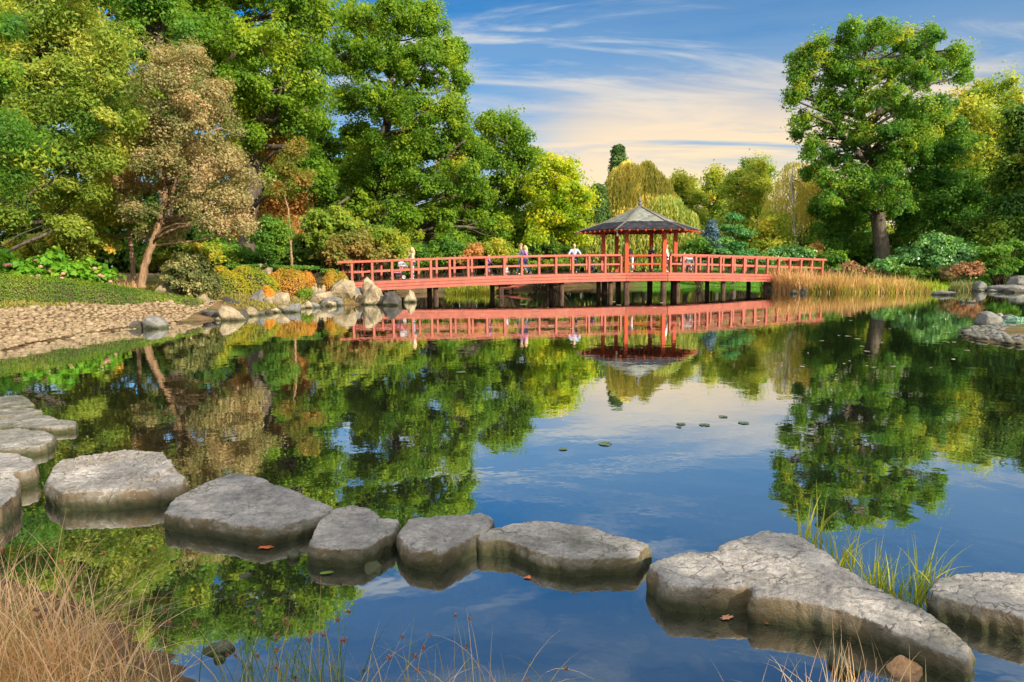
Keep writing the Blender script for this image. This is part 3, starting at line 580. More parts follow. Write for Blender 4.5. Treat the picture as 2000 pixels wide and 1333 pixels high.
def tree(name, label, cat, Y, blobs, mat, bark, trunk, rc=0.8, L=0.26, nl=None, dens=1.0, group=None, seed=1, thick=0.8, twigs=True, asp=0.65, up=0.45, flat=0.85,
         limb_r=0.14, cover=1.5, droop=0.0, tv=0.16, tm=0.5, extra=None, lo=0.35, limbs=(), bare=()):
    """trunk: photo polyline [(x, y, radius_m)], from the ground up; blobs: foliage masses in photo pixels, spread in depth"""
    r = np.random.default_rng(seed); bl = crown_blobs(blobs, Y, r, thick, True, (trunk, bare) if bare else None)
    Cc, Oo, own = clusters_in(bl, rc, dens, r, lo)
    if nl is None: nl = int(cover*math.pi*rc*rc/(0.26*asp*L*L))
    b0 = D(trunk[0][0], trunk[0][1], Y); g = gz(b0.x, Y); root = empty(name, (b0.x, Y, g)); tag(root, label, cat, group)
    rcv = rc*r.choice([.5, .75, 1.0, 1.3], len(Cc))*r.uniform(.85, 1.15, len(Cc)); L *= .80; nl = int(nl*1.45)
    V, Fq, t = cluster_leaves(Cc, Oo, rcv, nl, L, r, asp, up, flat, droop, tv, tm)
    link('crown', npmesh('crown', V, Fq, t), mat, root)
    mb = MB(); TP = [np.array(D(x, y, Y)) for x, y, _ in trunk]; TR = [a[2] for a in trunk]
    if TP[0][2] > g-0.1: TP.insert(0, np.array([TP[0][0], Y, g-0.3])); TR.insert(0, TR[0]*1.12)
    TP.insert(1, TP[0]+(TP[1]-TP[0])*min(1, .5/max(.6, np.linalg.norm(TP[1]-TP[0])))); TR.insert(1, TR[0]); TR[0] *= 1.35
    TT = []; RR = []
    for i in range(len(TP)-1):
        for k in range(4):
            s = k/4; TT.append(TP[i]*(1-s)+TP[i+1]*s+r.normal(size=3)*TR[i]*0.12); RR.append(TR[i]*(1-s)+TR[i+1]*s)
    TT.append(TP[-1]); RR.append(TR[-1]); mb.tube(TT, RR, 10)
    for lm in limbs:                      # limbs the photo shows
        LP = [np.array(D(x, y, Y+dy)) for x, y, _, dy in lm]; q = []; qr = []
        for i in range(len(LP)-1):
            for k in range(3): s = k/3; q.append(LP[i]*(1-s)+LP[i+1]*s+r.normal(size=3)*lm[i][2]*.25); qr.append(lm[i][2]*(1-s)+lm[i+1][2]*s)
        q.append(LP[-1]); qr.append(lm[-1][2]); mb.tube(q, qr, 7)
    TA = np.array(TT)
    for bi, (c, R, w) in enumerate(bl):
        dz = c[2]-TA[:,2]; cost = np.linalg.norm(TA-c, axis=1)+np.where(dz < 0.15*np.linalg.norm((TA-c)[:,:2], axis=1), 40, 0)
        k = int(np.argmin(cost)); r0 = min(limb_r*r.uniform(.7, 1.2), RR[k]*0.75); pts = curve_pts(TA[k], c, r, .10, 6, .06)
        mb.tube(pts, np.linspace(r0, r0*0.4, 6), 6)
        if twigs:
            for j in np.where(own == bi)[0][:18]:
                mb.tube(curve_pts(pts[r.integers(3, 6)], Cc[j], r, .12, 4), np.linspace(r0*.32, r0*.10, 4), 4)
    if extra: extra(mb, root, r)
    mb.build('trunk', bark, root, smooth=True)
    return root
def shrub(name, label, cat, Y, blobs, mat, rc=0.28, L=0.12, dens=1.3, group=None, seed=1, asp=0.65, up=0.5, flat=0.7, cover=1.6, stem=None, tv=0.16, tm=0.5, thick=0.8, lo=0.5, ground=True, nl=None, droop=0.0):
    r = np.random.default_rng(seed); bl = crown_blobs(blobs, Y, r, thick); Cc, Oo, own = clusters_in(bl, rc, dens, r, lo)
    if nl is None: nl = int(cover*math.pi*rc*rc/(0.26*asp*L*L))
    c0 = np.mean([b[0] for b in bl], 0); g = gz(c0[0], c0[1]); root = empty(name, (c0[0], c0[1], g)); tag(root, label, cat, group)
    V, Fq, t = cluster_leaves(Cc, Oo, rc*r.uniform(.65, 1.15, len(Cc)), nl, L, r, asp, up, flat, droop, tv, tm); link('foliage', npmesh('foliage', V, Fq, t), mat, root)
    mb = MB(); base = np.array([c0[0], c0[1], g-0.15]); s = 0.025
    for c, R, w in bl:
        b2 = base+np.array([(c[0]-base[0])*.3, (c[1]-base[1])*.3, 0]); mb.tube(curve_pts(b2, c, r, .08, 5), np.linspace(s*1.5, s*.5, 5), 5)
    for j in r.permutation(len(Cc))[:60]: mb.tube(curve_pts(base+np.append(r.normal(0, .12, 2), 0), Cc[j], r, .08, 5), np.linspace(s, s*.3, 5), 4)
    mb.build('stem', stem or M_twig, root, smooth=True); return root
def clipped(name, label, cat, px_dom, mat, L=0.05, n=9000, seed=1, group=None, tm=0.5, tv=0.1):
    """clipped rounded bushes: list of (centre xyz, radii xyz) domes packed with small leaves over a twiggy core"""
    r = np.random.default_rng(seed); VV = []; FF = []; TT = []; nn = 0; area = [R[0]*R[1]+R[2]*(R[0]+R[1])*.5 for c, R in px_dom]
    core = MB()
    for (c, R), a in zip(px_dom, area):
        c = np.array(c); R = np.array(R); k = int(n*a/sum(area)); u = unit(r.normal(size=(k, 3))); u[:,2] = np.where(u[:,2] < -0.25, -u[:,2], u[:,2])
        lump = 1+0.05*np.sin(u[:,0]*7+c[0])*np.sin(u[:,1]*6+c[1])+0.04*np.sin(u[:,2]*9+u[:,0]*4)
        P = c+u*R*lump[:, None]*(0.90+0.12*r.random((k, 1))); Nn = unit(u/R*R.mean()+r.normal(size=(k, 3))*0.6)
        V, Fq = leaf_quads(P, Nn, L*r.uniform(.7, 1.3, k), 0.6, r); VV.append(V); FF.append(Fq+nn); nn += len(V)
        TT.append(np.clip(r.normal(tm, tv, k)+0.25*np.sin(P[:,0]*2.1+P[:,1])*np.sin(P[:,1]*1.7), 0, 1))
        prof = [(max(.02, R[0]*.86*math.cos(q)), R[2]*.86*math.sin(q)) for q in np.linspace(-.35, 1.52, 7)]
        m0 = core.n; core.lathe(prof, (0,0,0), 14); cv = core.v[-1]; cv[:,1] *= R[1]/R[0]; cv += c
    c0 = np.mean([c for c, R in px_dom], 0); root = empty(name, (c0[0], c0[1], gz(c0[0], c0[1]))); tag(root, label, cat, group)
    link('foliage', npmesh('foliage', np.concatenate(VV), np.concatenate(FF), np.concatenate(TT)), mat, root)
    core.build('stem', M_twig, root, smooth=True); return root
M_twig = plainmat('twig_brown', (0.06, 0.04, 0.025), 0.9, .3)
M_bark = barkmat('oak_bark', (0.035,0.029,0.023), (0.14,0.115,0.09))
M_barkw = barkmat('warm_bark', (0.10,0.06,0.035), (0.34,0.22,0.13))
M_birch = barkmat('birch_bark', (0.10,0.09,0.08), (0.75,0.70,0.62))
G = dict(
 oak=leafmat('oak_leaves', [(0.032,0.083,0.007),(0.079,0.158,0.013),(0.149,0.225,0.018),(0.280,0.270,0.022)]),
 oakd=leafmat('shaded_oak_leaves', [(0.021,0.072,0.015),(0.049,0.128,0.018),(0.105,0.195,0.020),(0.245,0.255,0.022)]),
 willowy=leafmat('long_green_leaves', [(0.052,0.112,0.015),(0.131,0.188,0.025),(0.263,0.285,0.050),(0.420,0.330,0.062)]),
 tan=leafmat('tan_pink_leaves', [(0.07,0.095,0.026),(0.155,0.155,0.062),(0.25,0.205,0.10),(0.32,0.225,0.135)], .35),
 yellow=leafmat('yellow_maple_leaves', [(0.06,0.14,0.010),(0.15,0.23,0.012),(0.27,0.31,0.018),(0.42,0.34,0.02)], .45),
 rust=leafmat('rust_leaves', [(0.10,0.12,0.02),(0.20,0.15,0.035),(0.30,0.16,0.055),(0.36,0.20,0.08)]),
 wil=leafmat('willow_leaves', [(0.11,0.15,0.03),(0.24,0.255,0.05),(0.38,0.345,0.075),(0.48,0.40,0.11)], .4),
 wild=leafmat('dark_willow_leaves', [(0.052,0.105,0.031),(0.105,0.165,0.044),(0.193,0.240,0.050),(0.315,0.285,0.062)], .4),
 con=leafmat('conifer_needles', [(0.018,0.042,0.013),(0.035,0.075,0.018),(0.061,0.112,0.025),(0.105,0.143,0.031)], .15),
 pine=leafmat('pine_needles', [(0.018,0.075,0.022),(0.035,0.128,0.037),(0.070,0.180,0.044),(0.123,0.225,0.050)], .2),
 spruce=leafmat('blue_spruce_needles', [(0.02,0.05,0.06),(0.04,0.085,0.11),(0.07,0.12,0.16),(0.10,0.16,0.20)], .15),
 purple=leafmat('purple_leaves', [(0.03,0.012,0.02),(0.07,0.025,0.04),(0.11,0.04,0.06),(0.15,0.06,0.07)], .3),
 fresh=leafmat('fresh_green_leaves', [(0.025,0.085,0.014),(0.05,0.13,0.018),(0.09,0.18,0.024),(0.16,0.23,0.03)], .45),
 olive=leafmat('olive_cream_leaves', [(0.04,0.06,0.018),(0.09,0.105,0.033),(0.18,0.175,0.065),(0.30,0.265,0.12)], .25),
 orange=leafmat('orange_azalea_leaves', [(0.10,0.13,0.015),(0.23,0.17,0.02),(0.36,0.17,0.03),(0.34,0.13,0.035)], .3),
 azal=leafmat('green_orange_azalea_leaves', [(0.06,0.13,0.012),(0.16,0.19,0.015),(0.28,0.23,0.02),(0.38,0.17,0.03)], .3),
 box=leafmat('clipped_hedge_leaves', [(0.025,0.065,0.010),(0.055,0.115,0.012),(0.10,0.155,0.016),(0.16,0.19,0.024)], .2),
 hyd=leafmat('hydrangea_leaves', [(0.025,0.085,0.008),(0.055,0.16,0.010),(0.11,0.24,0.018),(0.19,0.29,0.03)], .4),
 barb=leafmat('barberry_leaves', [(0.06,0.10,0.018),(0.13,0.14,0.028),(0.18,0.12,0.035),(0.22,0.10,0.04)], .35),
 barg=leafmat('light_green_shrub_leaves', [(0.04,0.11,0.014),(0.09,0.16,0.02),(0.16,0.21,0.025),(0.24,0.24,0.03)], .4),
 rhodo=leafmat('rhododendron_leaves', [(0.026,0.090,0.027),(0.052,0.150,0.037),(0.096,0.217,0.044),(0.158,0.270,0.050)], .2, .35, .5),
 salmon=leafmat('salmon_azalea_leaves', [(0.05,0.09,0.025),(0.15,0.10,0.045),(0.24,0.12,0.07),(0.30,0.15,0.10)], .3),
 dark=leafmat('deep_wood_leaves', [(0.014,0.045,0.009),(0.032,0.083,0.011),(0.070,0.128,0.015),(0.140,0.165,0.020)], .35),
 mid=leafmat('mixed_wood_leaves', [(0.052,0.112,0.015),(0.114,0.173,0.019),(0.210,0.240,0.025),(0.385,0.300,0.037)], .4),
 golden=leafmat('golden_wood_leaves', [(0.07,0.14,0.018),(0.16,0.225,0.026),(0.27,0.285,0.036),(0.40,0.31,0.045)], .4),
 juni=leafmat('juniper_needles', [(0.05,0.13,0.10),(0.10,0.21,0.16),(0.16,0.29,0.21),(0.24,0.36,0.26)], .15),
)
# --- the big oaks and the wood behind the bank
tree('oak_tree', 'tall green oak at the edge of the open sky, its pale trunk showing halfway up', 'tree', 58,
     [(700,40,50,45),(770,30,55,45),(830,45,48,45),(880,95,38,38),(680,110,55,50),(750,110,60,50),(830,125,60,50),(895,160,28,35),(680,190,42,40),(740,200,50,45),(810,215,60,50),(880,215,42,45),
      (900,270,40,42),(830,290,60,45),(760,290,55,40),(700,265,35,35),(690,330,45,40),(745,345,50,40),(820,360,60,45),(895,345,55,45),(930,300,32,40),(700,400,60,45),(780,420,55,45),(860,425,60,45),(930,400,50,45),(960,450,45,40),(660,440,50,45),(890,470,50,35),(800,470,50,35)],
     G['oak'], M_bark, [(745,505,.75),(735,420,.62),(728,350,.5),(738,300,.42),(755,250,.38),(762,205,.3),(765,150,.2),(775,80,.1)], rc=.68, L=.28, dens=.72, seed=11, tm=.40, limb_r=.2,
     limbs=[[(755,245,.24,0),(790,232,.18,-2),(840,248,.12,-3),(885,258,.06,-4)],[(762,200,.2,0),(735,170,.14,-1),(715,140,.07,-2)],[(735,420,.3,0),(800,395,.24,-1),(860,330,.18,-2),(885,290,.12,-3),(910,275,.06,-3)],[(765,170,.14,0),(815,115,.1,-2),(850,105,.05,-3)],[(728,330,.2,0),(690,380,.14,-3),(660,400,.08,-5)]])
tree('oak_tree', 'huge dark-limbed oak rising out of the frame behind the tan-leaved tree', 'tree', 47,
     [(330,-120,80,60),(430,-130,80,60),(520,-110,80,60),(600,-60,60,50),(300,-30,60,50),(400,-30,70,50),(490,-30,70,50),(570,20,60,45),(630,30,35,40),(330,40,55,45),(420,60,60,50),(500,80,65,50),(580,100,55,45),(620,110,32,35),
      (400,130,50,40),(470,160,60,50),(550,170,60,50),(610,180,38,40),(500,220,50,40),(570,235,55,35),(620,230,28,30),(590,310,48,40),(560,360,50,40),(620,360,45,45),(480,270,45,35)],
     G['oak'], M_bark, [(480,505,.6),(488,420,.52),(498,340,.46),(480,270,.42),(430,170,.38),(400,90,.3),(390,0,.22),(400,-90,.12)], rc=.65, L=.27, dens=.66, seed=12, tm=.40, limb_r=.18,
     limbs=[[(480,270,.3,0),(520,245,.24,-1),(560,228,.18,-2),(600,215,.08,-3)],[(482,275,.25,0),(530,290,.2,-2),(570,285,.13,-3),(600,300,.06,-3)],[(430,170,.25,0),(400,130,.2,-2),(330,120,.12,-3)],[(465,240,.2,0),(500,232,.16,-2),(535,236,.1,-3),(560,220,.05,-3)]])
tree('oak_tree', 'oak with a dark straight trunk showing against sky gaps, topmost at the upper edge', 'tree', 42,
     [(180,-150,80,60),(270,-140,70,55),(230,-60,60,50),(300,-60,50,45),(170,-20,60,45),(260,10,55,40),(340,20,45,40),(380,60,45,40),(250,60,40,30),(360,100,45,30),(160,60,50,40),(290,160,50,40),(380,180,45,40),(330,230,50,40)],
     G['oakd'], M_bark, [(330,490,.42),(322,380,.38),(318,260,.34),(316,120,.28),(314,50,.24),(318,-40,.16),(315,-120,.1)], rc=.62, L=.25, dens=.6, seed=13, limb_r=.13,
     limbs=[[(314,60,.14,0),(305,20,.1,-1),(290,5,.05,-1)],[(316,110,.12,0),(345,65,.08,-1),(360,55,.04,-2)]])
tree('oak_tree', 'smaller green oak stepping down from the tall oak towards the yellow maple', 'tree', 62,
     [(955,245,28,32),(990,250,30,35),(1015,275,26,35),(960,300,40,40),(1010,315,35,40),(1040,310,22,24),(975,365,45,40),(1030,370,40,40),(985,420,48,40),(1035,430,40,40),(1000,470,45,30)],
     G['oak'], M_bark, [(1005,500,.4),(1002,430,.35),(995,350,.25),(990,280,.12)], rc=.7, L=.31, dens=.7, seed=14, tm=.40)
tree('maple_tree', 'yellow-green maple with golden top just left of the pavilion', 'tree', 56,
     [(1075,320,30,25),(1110,335,28,28),(1060,360,40,35),(1105,375,42,38),(1140,390,22,32),(1070,415,45,40),(1120,430,38,40),(1090,470,45,32),(1135,470,25,28),(1050,455,35,35)],
     G['yellow'], M_bark, [(1080,510,.3),(1082,450,.25),(1090,390,.16),(1092,340,.08)], rc=.62, L=.28, dens=.8, seed=15, tm=.5, tv=.14)
tree('tan_tree', 'leaning tree with a bare warm trunk and tan-pink autumn leaves over the clipped hedge', 'tree', 28.5,
     [(320,110,40,30),(370,115,42,35),(295,160,45,40),(350,170,50,40),(410,180,45,40),(300,230,55,45),(370,235,55,45),(430,250,50,45),(290,300,55,40),(350,310,55,40),(420,310,55,40),(465,330,35,40),(250,350,45,40),
      (320,365,55,35),(390,380,55,38),(450,390,45,35),(270,410,50,30),(350,430,60,30),(420,440,50,28),(300,455,45,22),(470,440,30,30)],
     G['tan'], M_barkw, [(276,556,.17),(285,510,.155),(300,470,.14),(316,420,.12),(323,395,.11),(322,330,.09),(330,250,.06),(335,170,.03)], bare=((380,560),), rc=.40, L=.12, dens=.46, seed=16, thick=.7, limb_r=.06, tv=.2,
     limbs=[[(320,400,.08,0),(335,382,.07,-.3),(345,350,.05,-.6),(360,300,.03,-1)],[(318,412,.06,0),(340,400,.03,-.8),(352,388,.015,-1)]])
tree('slim_tree', 'slender tree with a thin reddish trunk just left of the leaning trunk', 'tree', 31,
     [(245,250,45,40),(220,330,50,40),(190,390,50,35),(240,420,40,28),(150,430,50,30),(120,390,50,35)],
     G['willowy'], M_barkw, [(257,492,.10),(250,430,.09),(245,380,.085),(240,300,.06),(238,230,.03)], rc=.5, L=.18, dens=.7, seed=17, limb_r=.05)
tree('broadleaf_tree', 'big yellow-green tree with narrow leaves filling the upper corner, its branches hanging over the hydrangeas', 'tree', 27,
     [(-60,-60,90,70),(60,-70,90,70),(150,-40,70,50),(-40,50,90,60),(60,40,80,55),(150,50,60,45),(220,70,45,35),(40,130,80,50),(130,140,70,45),(220,150,60,45),(-40,150,70,60),(80,210,80,50),(180,220,70,45),(250,230,45,40),
      (-30,250,80,60),(60,290,80,50),(160,300,70,45),(230,310,45,38),(-40,340,70,50),(70,370,80,40),(160,370,55,35),(30,430,70,30),(130,440,50,22),(-50,430,60,40)],
     G['willowy'], M_bark, [(-110,520,.35),(-100,400,.3),(-80,250,.26),(-50,100,.2),(-20,-40,.1)], rc=.55, L=.19, dens=.62, seed=18, thick=.55, limb_r=.1, asp=.42, tv=.16, tm=.36)
tree('dark_broadleaf_tree', 'dark green tree hanging in from the upper corner nearest the camera', 'tree', 20,
     [(-60,60,60,40),(0,50,40,25),(-50,150,80,50),(20,150,45,35),(-40,240,80,50),(30,260,55,40),(60,300,35,25),(-50,330,70,45),(10,350,35,25)],
     G['oakd'], M_bark, [(-190,560,.25),(-180,400,.22),(-150,250,.16),(-110,120,.1)], rc=.42, L=.17, dens=.55, seed=19, thick=.5, limb_r=.07, asp=.42)
tree('rust_tree', 'rust-brown autumn tree behind the dark oak limbs', 'tree', 53, [(480,260,45,35),(530,270,45,30),(500,320,55,40),(560,330,45,35),(480,380,50,40),(540,390,50,40),(580,400,35,35),(500,440,50,35),(560,450,40,35)],
     G['rust'], M_bark, [(525,510,.25),(522,430,.22),(520,350,.15),(520,290,.08)], rc=.75, L=.28, dens=.7, seed=20)
tree('rust_tree', 'pinkish-brown tree glimpsed through the tall oak near the bridge', 'tree', 74, [(880,330,45,40),(900,390,50,45),(860,440,50,40),(930,450,45,40)], G['rust'], M_bark, [(890,500,.3),(890,420,.25),(888,340,.12)], rc=.9, L=.36, dens=.8, seed=21, tm=.65)
tree('sapling', 'thin pale-stemmed sapling standing alone in front of the dark wood', 'sapling', 38, [(560,330,24,24),(575,290,22,22),(548,370,20,18),(590,350,20,20)], G['rust'], M_barkw, [(570,522,.065),(567,450,.06),(563,410,.05),(555,380,.035),(570,300,.02)], rc=.4, L=.17, dens=.6, seed=22, limb_r=.03, tm=.2)
tree('maple_sapling', 'bright green young maple with a dark thin stem behind the azaleas', 'sapling', 36, [(530,440,26,20),(550,455,22,22),(515,465,25,20),(535,485,26,18)], G['fresh'], M_bark, [(519,525,.06),(518,470,.05),(522,430,.025)], rc=.34, L=.16, dens=1.1, seed=23, limb_r=.025)
# --- trees across the water
tree('oak_tree', 'great open-crowned oak standing alone against the sky behind the reeds', 'tree', 57,
     [(1600,105,36,34),(1560,110,26,22),(1650,75,40,34),(1700,72,42,34),(1740,70,30,30),(1775,85,34,32),(1815,85,34,34),(1845,120,34,28),(1875,115,26,20),(1880,150,20,18),(1570,150,34,30),(1630,135,45,38),(1700,130,48,38),(1770,135,45,35),(1815,150,38,30),
      (1562,185,26,22),(1610,190,40,32),(1670,200,42,34),(1735,190,42,30),(1570,235,30,22),(1620,245,42,30),(1680,262,38,28),(1590,275,30,20),(1740,250,42,30),(1630,300,36,26),(1600,320,24,18),(1720,310,44,28),(1660,345,42,28),(1740,350,46,32),(1605,352,30,20),(1580,300,24,18),(1625,392,34,22),(1655,318,30,22,-3),(1660,372,34,20,-3),(1735,330,26,20,-3),(1775,238,34,24),(1803,262,32,26),(1756,284,34,24),(1800,212,40,26),(1838,205,34,26),(1822,245,36,28),(1858,245,32,30),(1765,208,36,24),(1552,140,13,10),(1548,195,12,9),(1558,262,14,10),(1606,82,14,10),(1662,52,16,12),(1716,48,16,12),(1816,64,16,14),(1868,98,14,10),(1575,338,14,12),(1660,275,26,18,-2),(1722,268,22,16,-2),(1690,395,44,30),(1760,395,44,30),(1640,390,36,28),(1790,300,40,34)],
     G['oakd'], M_bark, [(1727,516,.60),(1718,450,.56),(1713,380,.50),(1706,335,.45),(1692,300,.42),(1690,258,.36),(1682,215,.29),(1682,150,.2),(1690,90,.1)], rc=.56, L=.26, dens=.54, seed=31, limb_r=.12, thick=.75,
     limbs=[[(1690,258,.3,0),(1712,225,.24,-1),(1760,195,.16,-1),(1800,172,.07,0)],[(1705,335,.26,0),(1662,280,.2,-2),(1620,240,.12,-3),(1585,225,.05,-4)],[(1682,215,.2,0),(1655,160,.15,-2),(1640,100,.07,-2)],[(1712,225,.18,0),(1735,160,.12,2),(1740,100,.05,2)],[(1760,195,.10,-1),(1790,205,.06,0),(1812,200,.03,0)]])
tree('maple_tree', 'lower leafy maple spreading under the great oak, on its pavilion side', 'tree', 63,
     [(1640,430,45,32),(1600,450,38,32),(1676,425,26,22),(1610,490,40,25),(1650,480,36,30),(1684,470,14,18),(1640,385,36,26),(1590,410,28,24)], G['fresh'], M_bark, [(1655,520,.22),(1652,470,.18),(1648,420,.1)], rc=.7, L=.30, dens=1.0, seed=32, tm=.5)
tree('maple_tree', 'light green maple spreading low to the right of the great oak trunk', 'tree', 62,
     [(1785,420,42,26),(1830,400,50,28),(1860,360,50,30),(1810,350,45,30),(1778,452,30,20),(1870,420,50,30),(1900,380,40,30),(1840,450,50,25),(1780,300,40,35),(1840,290,50,35)], G['fresh'], M_bark, [(1835,520,.25),(1830,450,.2),(1830,370,.12)], rc=.85, L=.32, dens=.95, seed=33, tm=.36)
tree('broadleaf_tree', 'yellowing feathery tree behind the great oak at the frame edge', 'tree', 76,
     [(1900,185,45,25),(1950,170,40,22),(1985,200,35,30),(1920,225,45,30),(1870,220,45,30),(1960,250,45,35),(1900,280,50,35),(1850,270,40,35),(1960,320,50,40),(1900,340,50,40),(1860,330,40,40)], G['golden'], M_bark, [(1920,520,.4),(1920,400,.35),(1922,290,.22),(1925,200,.1)], rc=1.0, L=.38, dens=.62, seed=34, tm=.45)
tree('dark_tree', 'dark bushy tree cut by the frame edge beyond the lawn', 'tree', 54,
     [(1990,250,40,45),(2030,300,60,60),(1980,340,50,40),(1960,420,55,40),(2020,400,60,50),(1990,470,60,40),(1930,470,40,35),(2060,220,50,60)], G['dark'], M_bark, [(1985,540,.35),(1985,430,.3),(1985,320,.2),(1990,230,.1)], rc=.9, L=.32, dens=1.0, seed=35)
def cone(name, label, Y, x, ytop, ybot, rpx, mat, seed, L=.3, n=260, rc=.55, group=None, cat='conifer', gap=0.0):
    r = np.random.default_rng(seed); s = PX(Y); top = np.array(D(x, ytop, Y)); bot = np.array(D(x, ybot, Y)); hgt = top[2]-bot[2]; g = gz(bot[0], Y); root = empty(name, (bot[0], Y, g)); tag(root, label, cat, group)
    t = r.random(n)**0.75; a = r.uniform(0, 6.283, n); rad = rpx*s*(1-t)**0.8*(0.55+0.5*r.random(n))+.05
    if gap: t = np.round(t*gap)/gap+r.normal(0, .012, n)
    Cc = np.stack([top[0]+rad*np.cos(a), Y+rad*np.sin(a), bot[2]+hgt*np.clip(t, 0, 1)], 1); Oo = np.stack([np.cos(a), np.sin(a), np.full(n, .1)], 1)
    nl = int(1.5*math.pi*rc*rc/(0.26*.4*L*L)); V, Fq, tt = cluster_leaves(Cc, Oo, rc*(0.5+.6*(1-t)), nl, L, r, .4, .3, .6, .25); link('crown', npmesh('crown', V, Fq, tt), mat, root)
    mb = MB(); mb.tube([(bot[0], Y, g-.3), (top[0], Y, top[2])], [rpx*s*.08+.06, .02], 8)
    for i in range(0, n, 2): mb.tube([(top[0], Y, Cc[i][2]+.1), tuple(Cc[i])], [.04, .012], 4)
    mb.build('trunk', M_bark, root, smooth=True); return root
cone('spruce_tree', 'tall dark spire-shaped conifer poking above the willow', 82, 1208, 287, 500, 30, G['con'], 41, .38, 420, .8)
cone('spruce_tree', 'shorter dark conifer between yellow maple and willow', 64, 1168, 362, 505, 28, G['con'], 42, .32, 320, .65)
cone('blue_spruce', 'small blue spruce right of the pavilion roof', 58, 1391, 434, 500, 14, G['spruce'], 43, .22, 190, .4, gap=9)
def weeping(name, label, Y, heads, mat, trunk, seed, bark=None, n=900, L=.35, cat='tree', length=1.0, bow=.5):
    """heads: (x, ytop, rx px, ydrop px): strands fall from a rounded top"""
    r = np.random.default_rng(seed); s = PX(Y); b0 = D(trunk[0][0], trunk[0][1], Y); g = gz(b0.x, Y); root = empty(name, (b0.x, Y, g)); tag(root, label, cat); PP = []; TT = []; nn = []; tint = []
    mb = MB(); TP = [np.array(D(x, y, Y)) for x, y, _ in trunk]; TP.insert(0, np.array([b0.x, Y, g-.3])); TR = [trunk[0][2]]+[q[2] for q in trunk]; mb.tube(TP, TR, 8)
    for hx, hy, hr, drop in heads:
        c = np.array(D(hx, hy, Y+(r.uniform(.5, 1.9) if bark else 0))); R = hr*s
        mb.tube(curve_pts(TP[-2], c+np.array([0,0,-.2*R]), r, .08, 6), np.linspace(TR[-2]*.7, .03, 6), 5)
        for k in range(n):
            a = r.uniform(0, 6.283); q = math.sqrt(r.random()); st = c+np.array([R*q*math.cos(a), R*q*math.sin(a), -.45*R*q*q+r.normal(0, .06*R)])
            Ls = drop*s*length*r.uniform(.35, 1.0); m = max(5, int(Ls/(L*.55))); t = np.linspace(0, 1, m)[:, None]
            od = np.array([math.cos(a), math.sin(a), 0]); p = st+od*bow*q*np.sqrt(t)-np.array([0, 0, 1])*Ls*t+np.cumsum(r.normal(0, .02, (m, 3)), 0)
            PP.append(p+r.normal(0, .05, (m, 3))); TT.append(np.tile([0, 0, -1.0], (m, 1))+r.normal(0, .28, (m, 3))); tint.append(np.clip(np.full(m, r.normal(.64, .18))+r.normal(0, .08, m), 0, 1))
    P = np.concatenate(PP); T = unit(np.concatenate(TT)); Nn = unit(r.normal(size=P.shape)*np.array([1, 1, .3])); V, Fq = leaf_quads(P, unit(Nn-T*np.sum(Nn*T, 1, keepdims=True)), L*r.uniform(.7, 1.2, len(P)), .3, r, T)
    link('crown', npmesh('crown', V, Fq, np.concatenate(tint)), mat, root); mb.build('trunk', bark or M_bark, root, smooth=True); return root
weeping('willow_tree', 'golden weeping willow rising behind the pavilion roof', 66, [(1207,330,13,165),(1226,318,15,160),(1248,326,15,150),(1264,318,13,150),(1280,336,14,140),(1294,352,14,120),(1308,378,14,100),(1235,360,22,130),(1270,370,22,120),(1212,372,14,120)], G['wil'], [(1245,505,.5),(1245,420,.4),(1248,360,.25)], 44, n=190, L=.40, bow=.9)
weeping('willow_tree', 'dark grey-green weeping willow hanging behind the pavilion posts', 56, [(1165,440,28,80),(1205,430,34,95),(1250,425,35,95),(1300,385,34,120),(1330,410,30,95),(1285,430,34,90)], G['wild'], [(1262,515,.4),(1262,470,.3),(1262,430,.2)], 45, n=260, L=.36)
weeping('birch_tree', 'white-trunked birch with thin yellow hanging foliage', 62, [(1550,318,18,90),(1535,350,28,100),(1568,350,26,100),(1522,385,22,90),(1578,395,24,80),(1550,390,30,70)], G['wil'], [(1554,500,.15),(1551,455,.13),(1549,400,.10),(1546,350,.06),(1550,318,.02)], 46, M_birch, n=90, L=.24, length=.9,
        bow=.8)
bt = [o for o in bpy.data.objects if o.name.startswith('birch_tree')][0]
mbb = MB(); rb = np.random.default_rng(3)
for (x0, y0, x1, y1) in [(1552,465,1538,425),(1538,425,1530,410),(1553,460,1566,430),(1566,430,1572,420),(1549,400,1537,370),(1549,395,1563,365),(1548,360,1540,335)]:
    mbb.tube(curve_pts(D(x0,y0,62), D(x1,y1,62+rb.uniform(-1,1)), rb, .06, 5), np.linspace(.055,.02,5), 6)
mbb.build('branch', M_birch, bt, smooth=True)
GB = 'trees along the far shore'
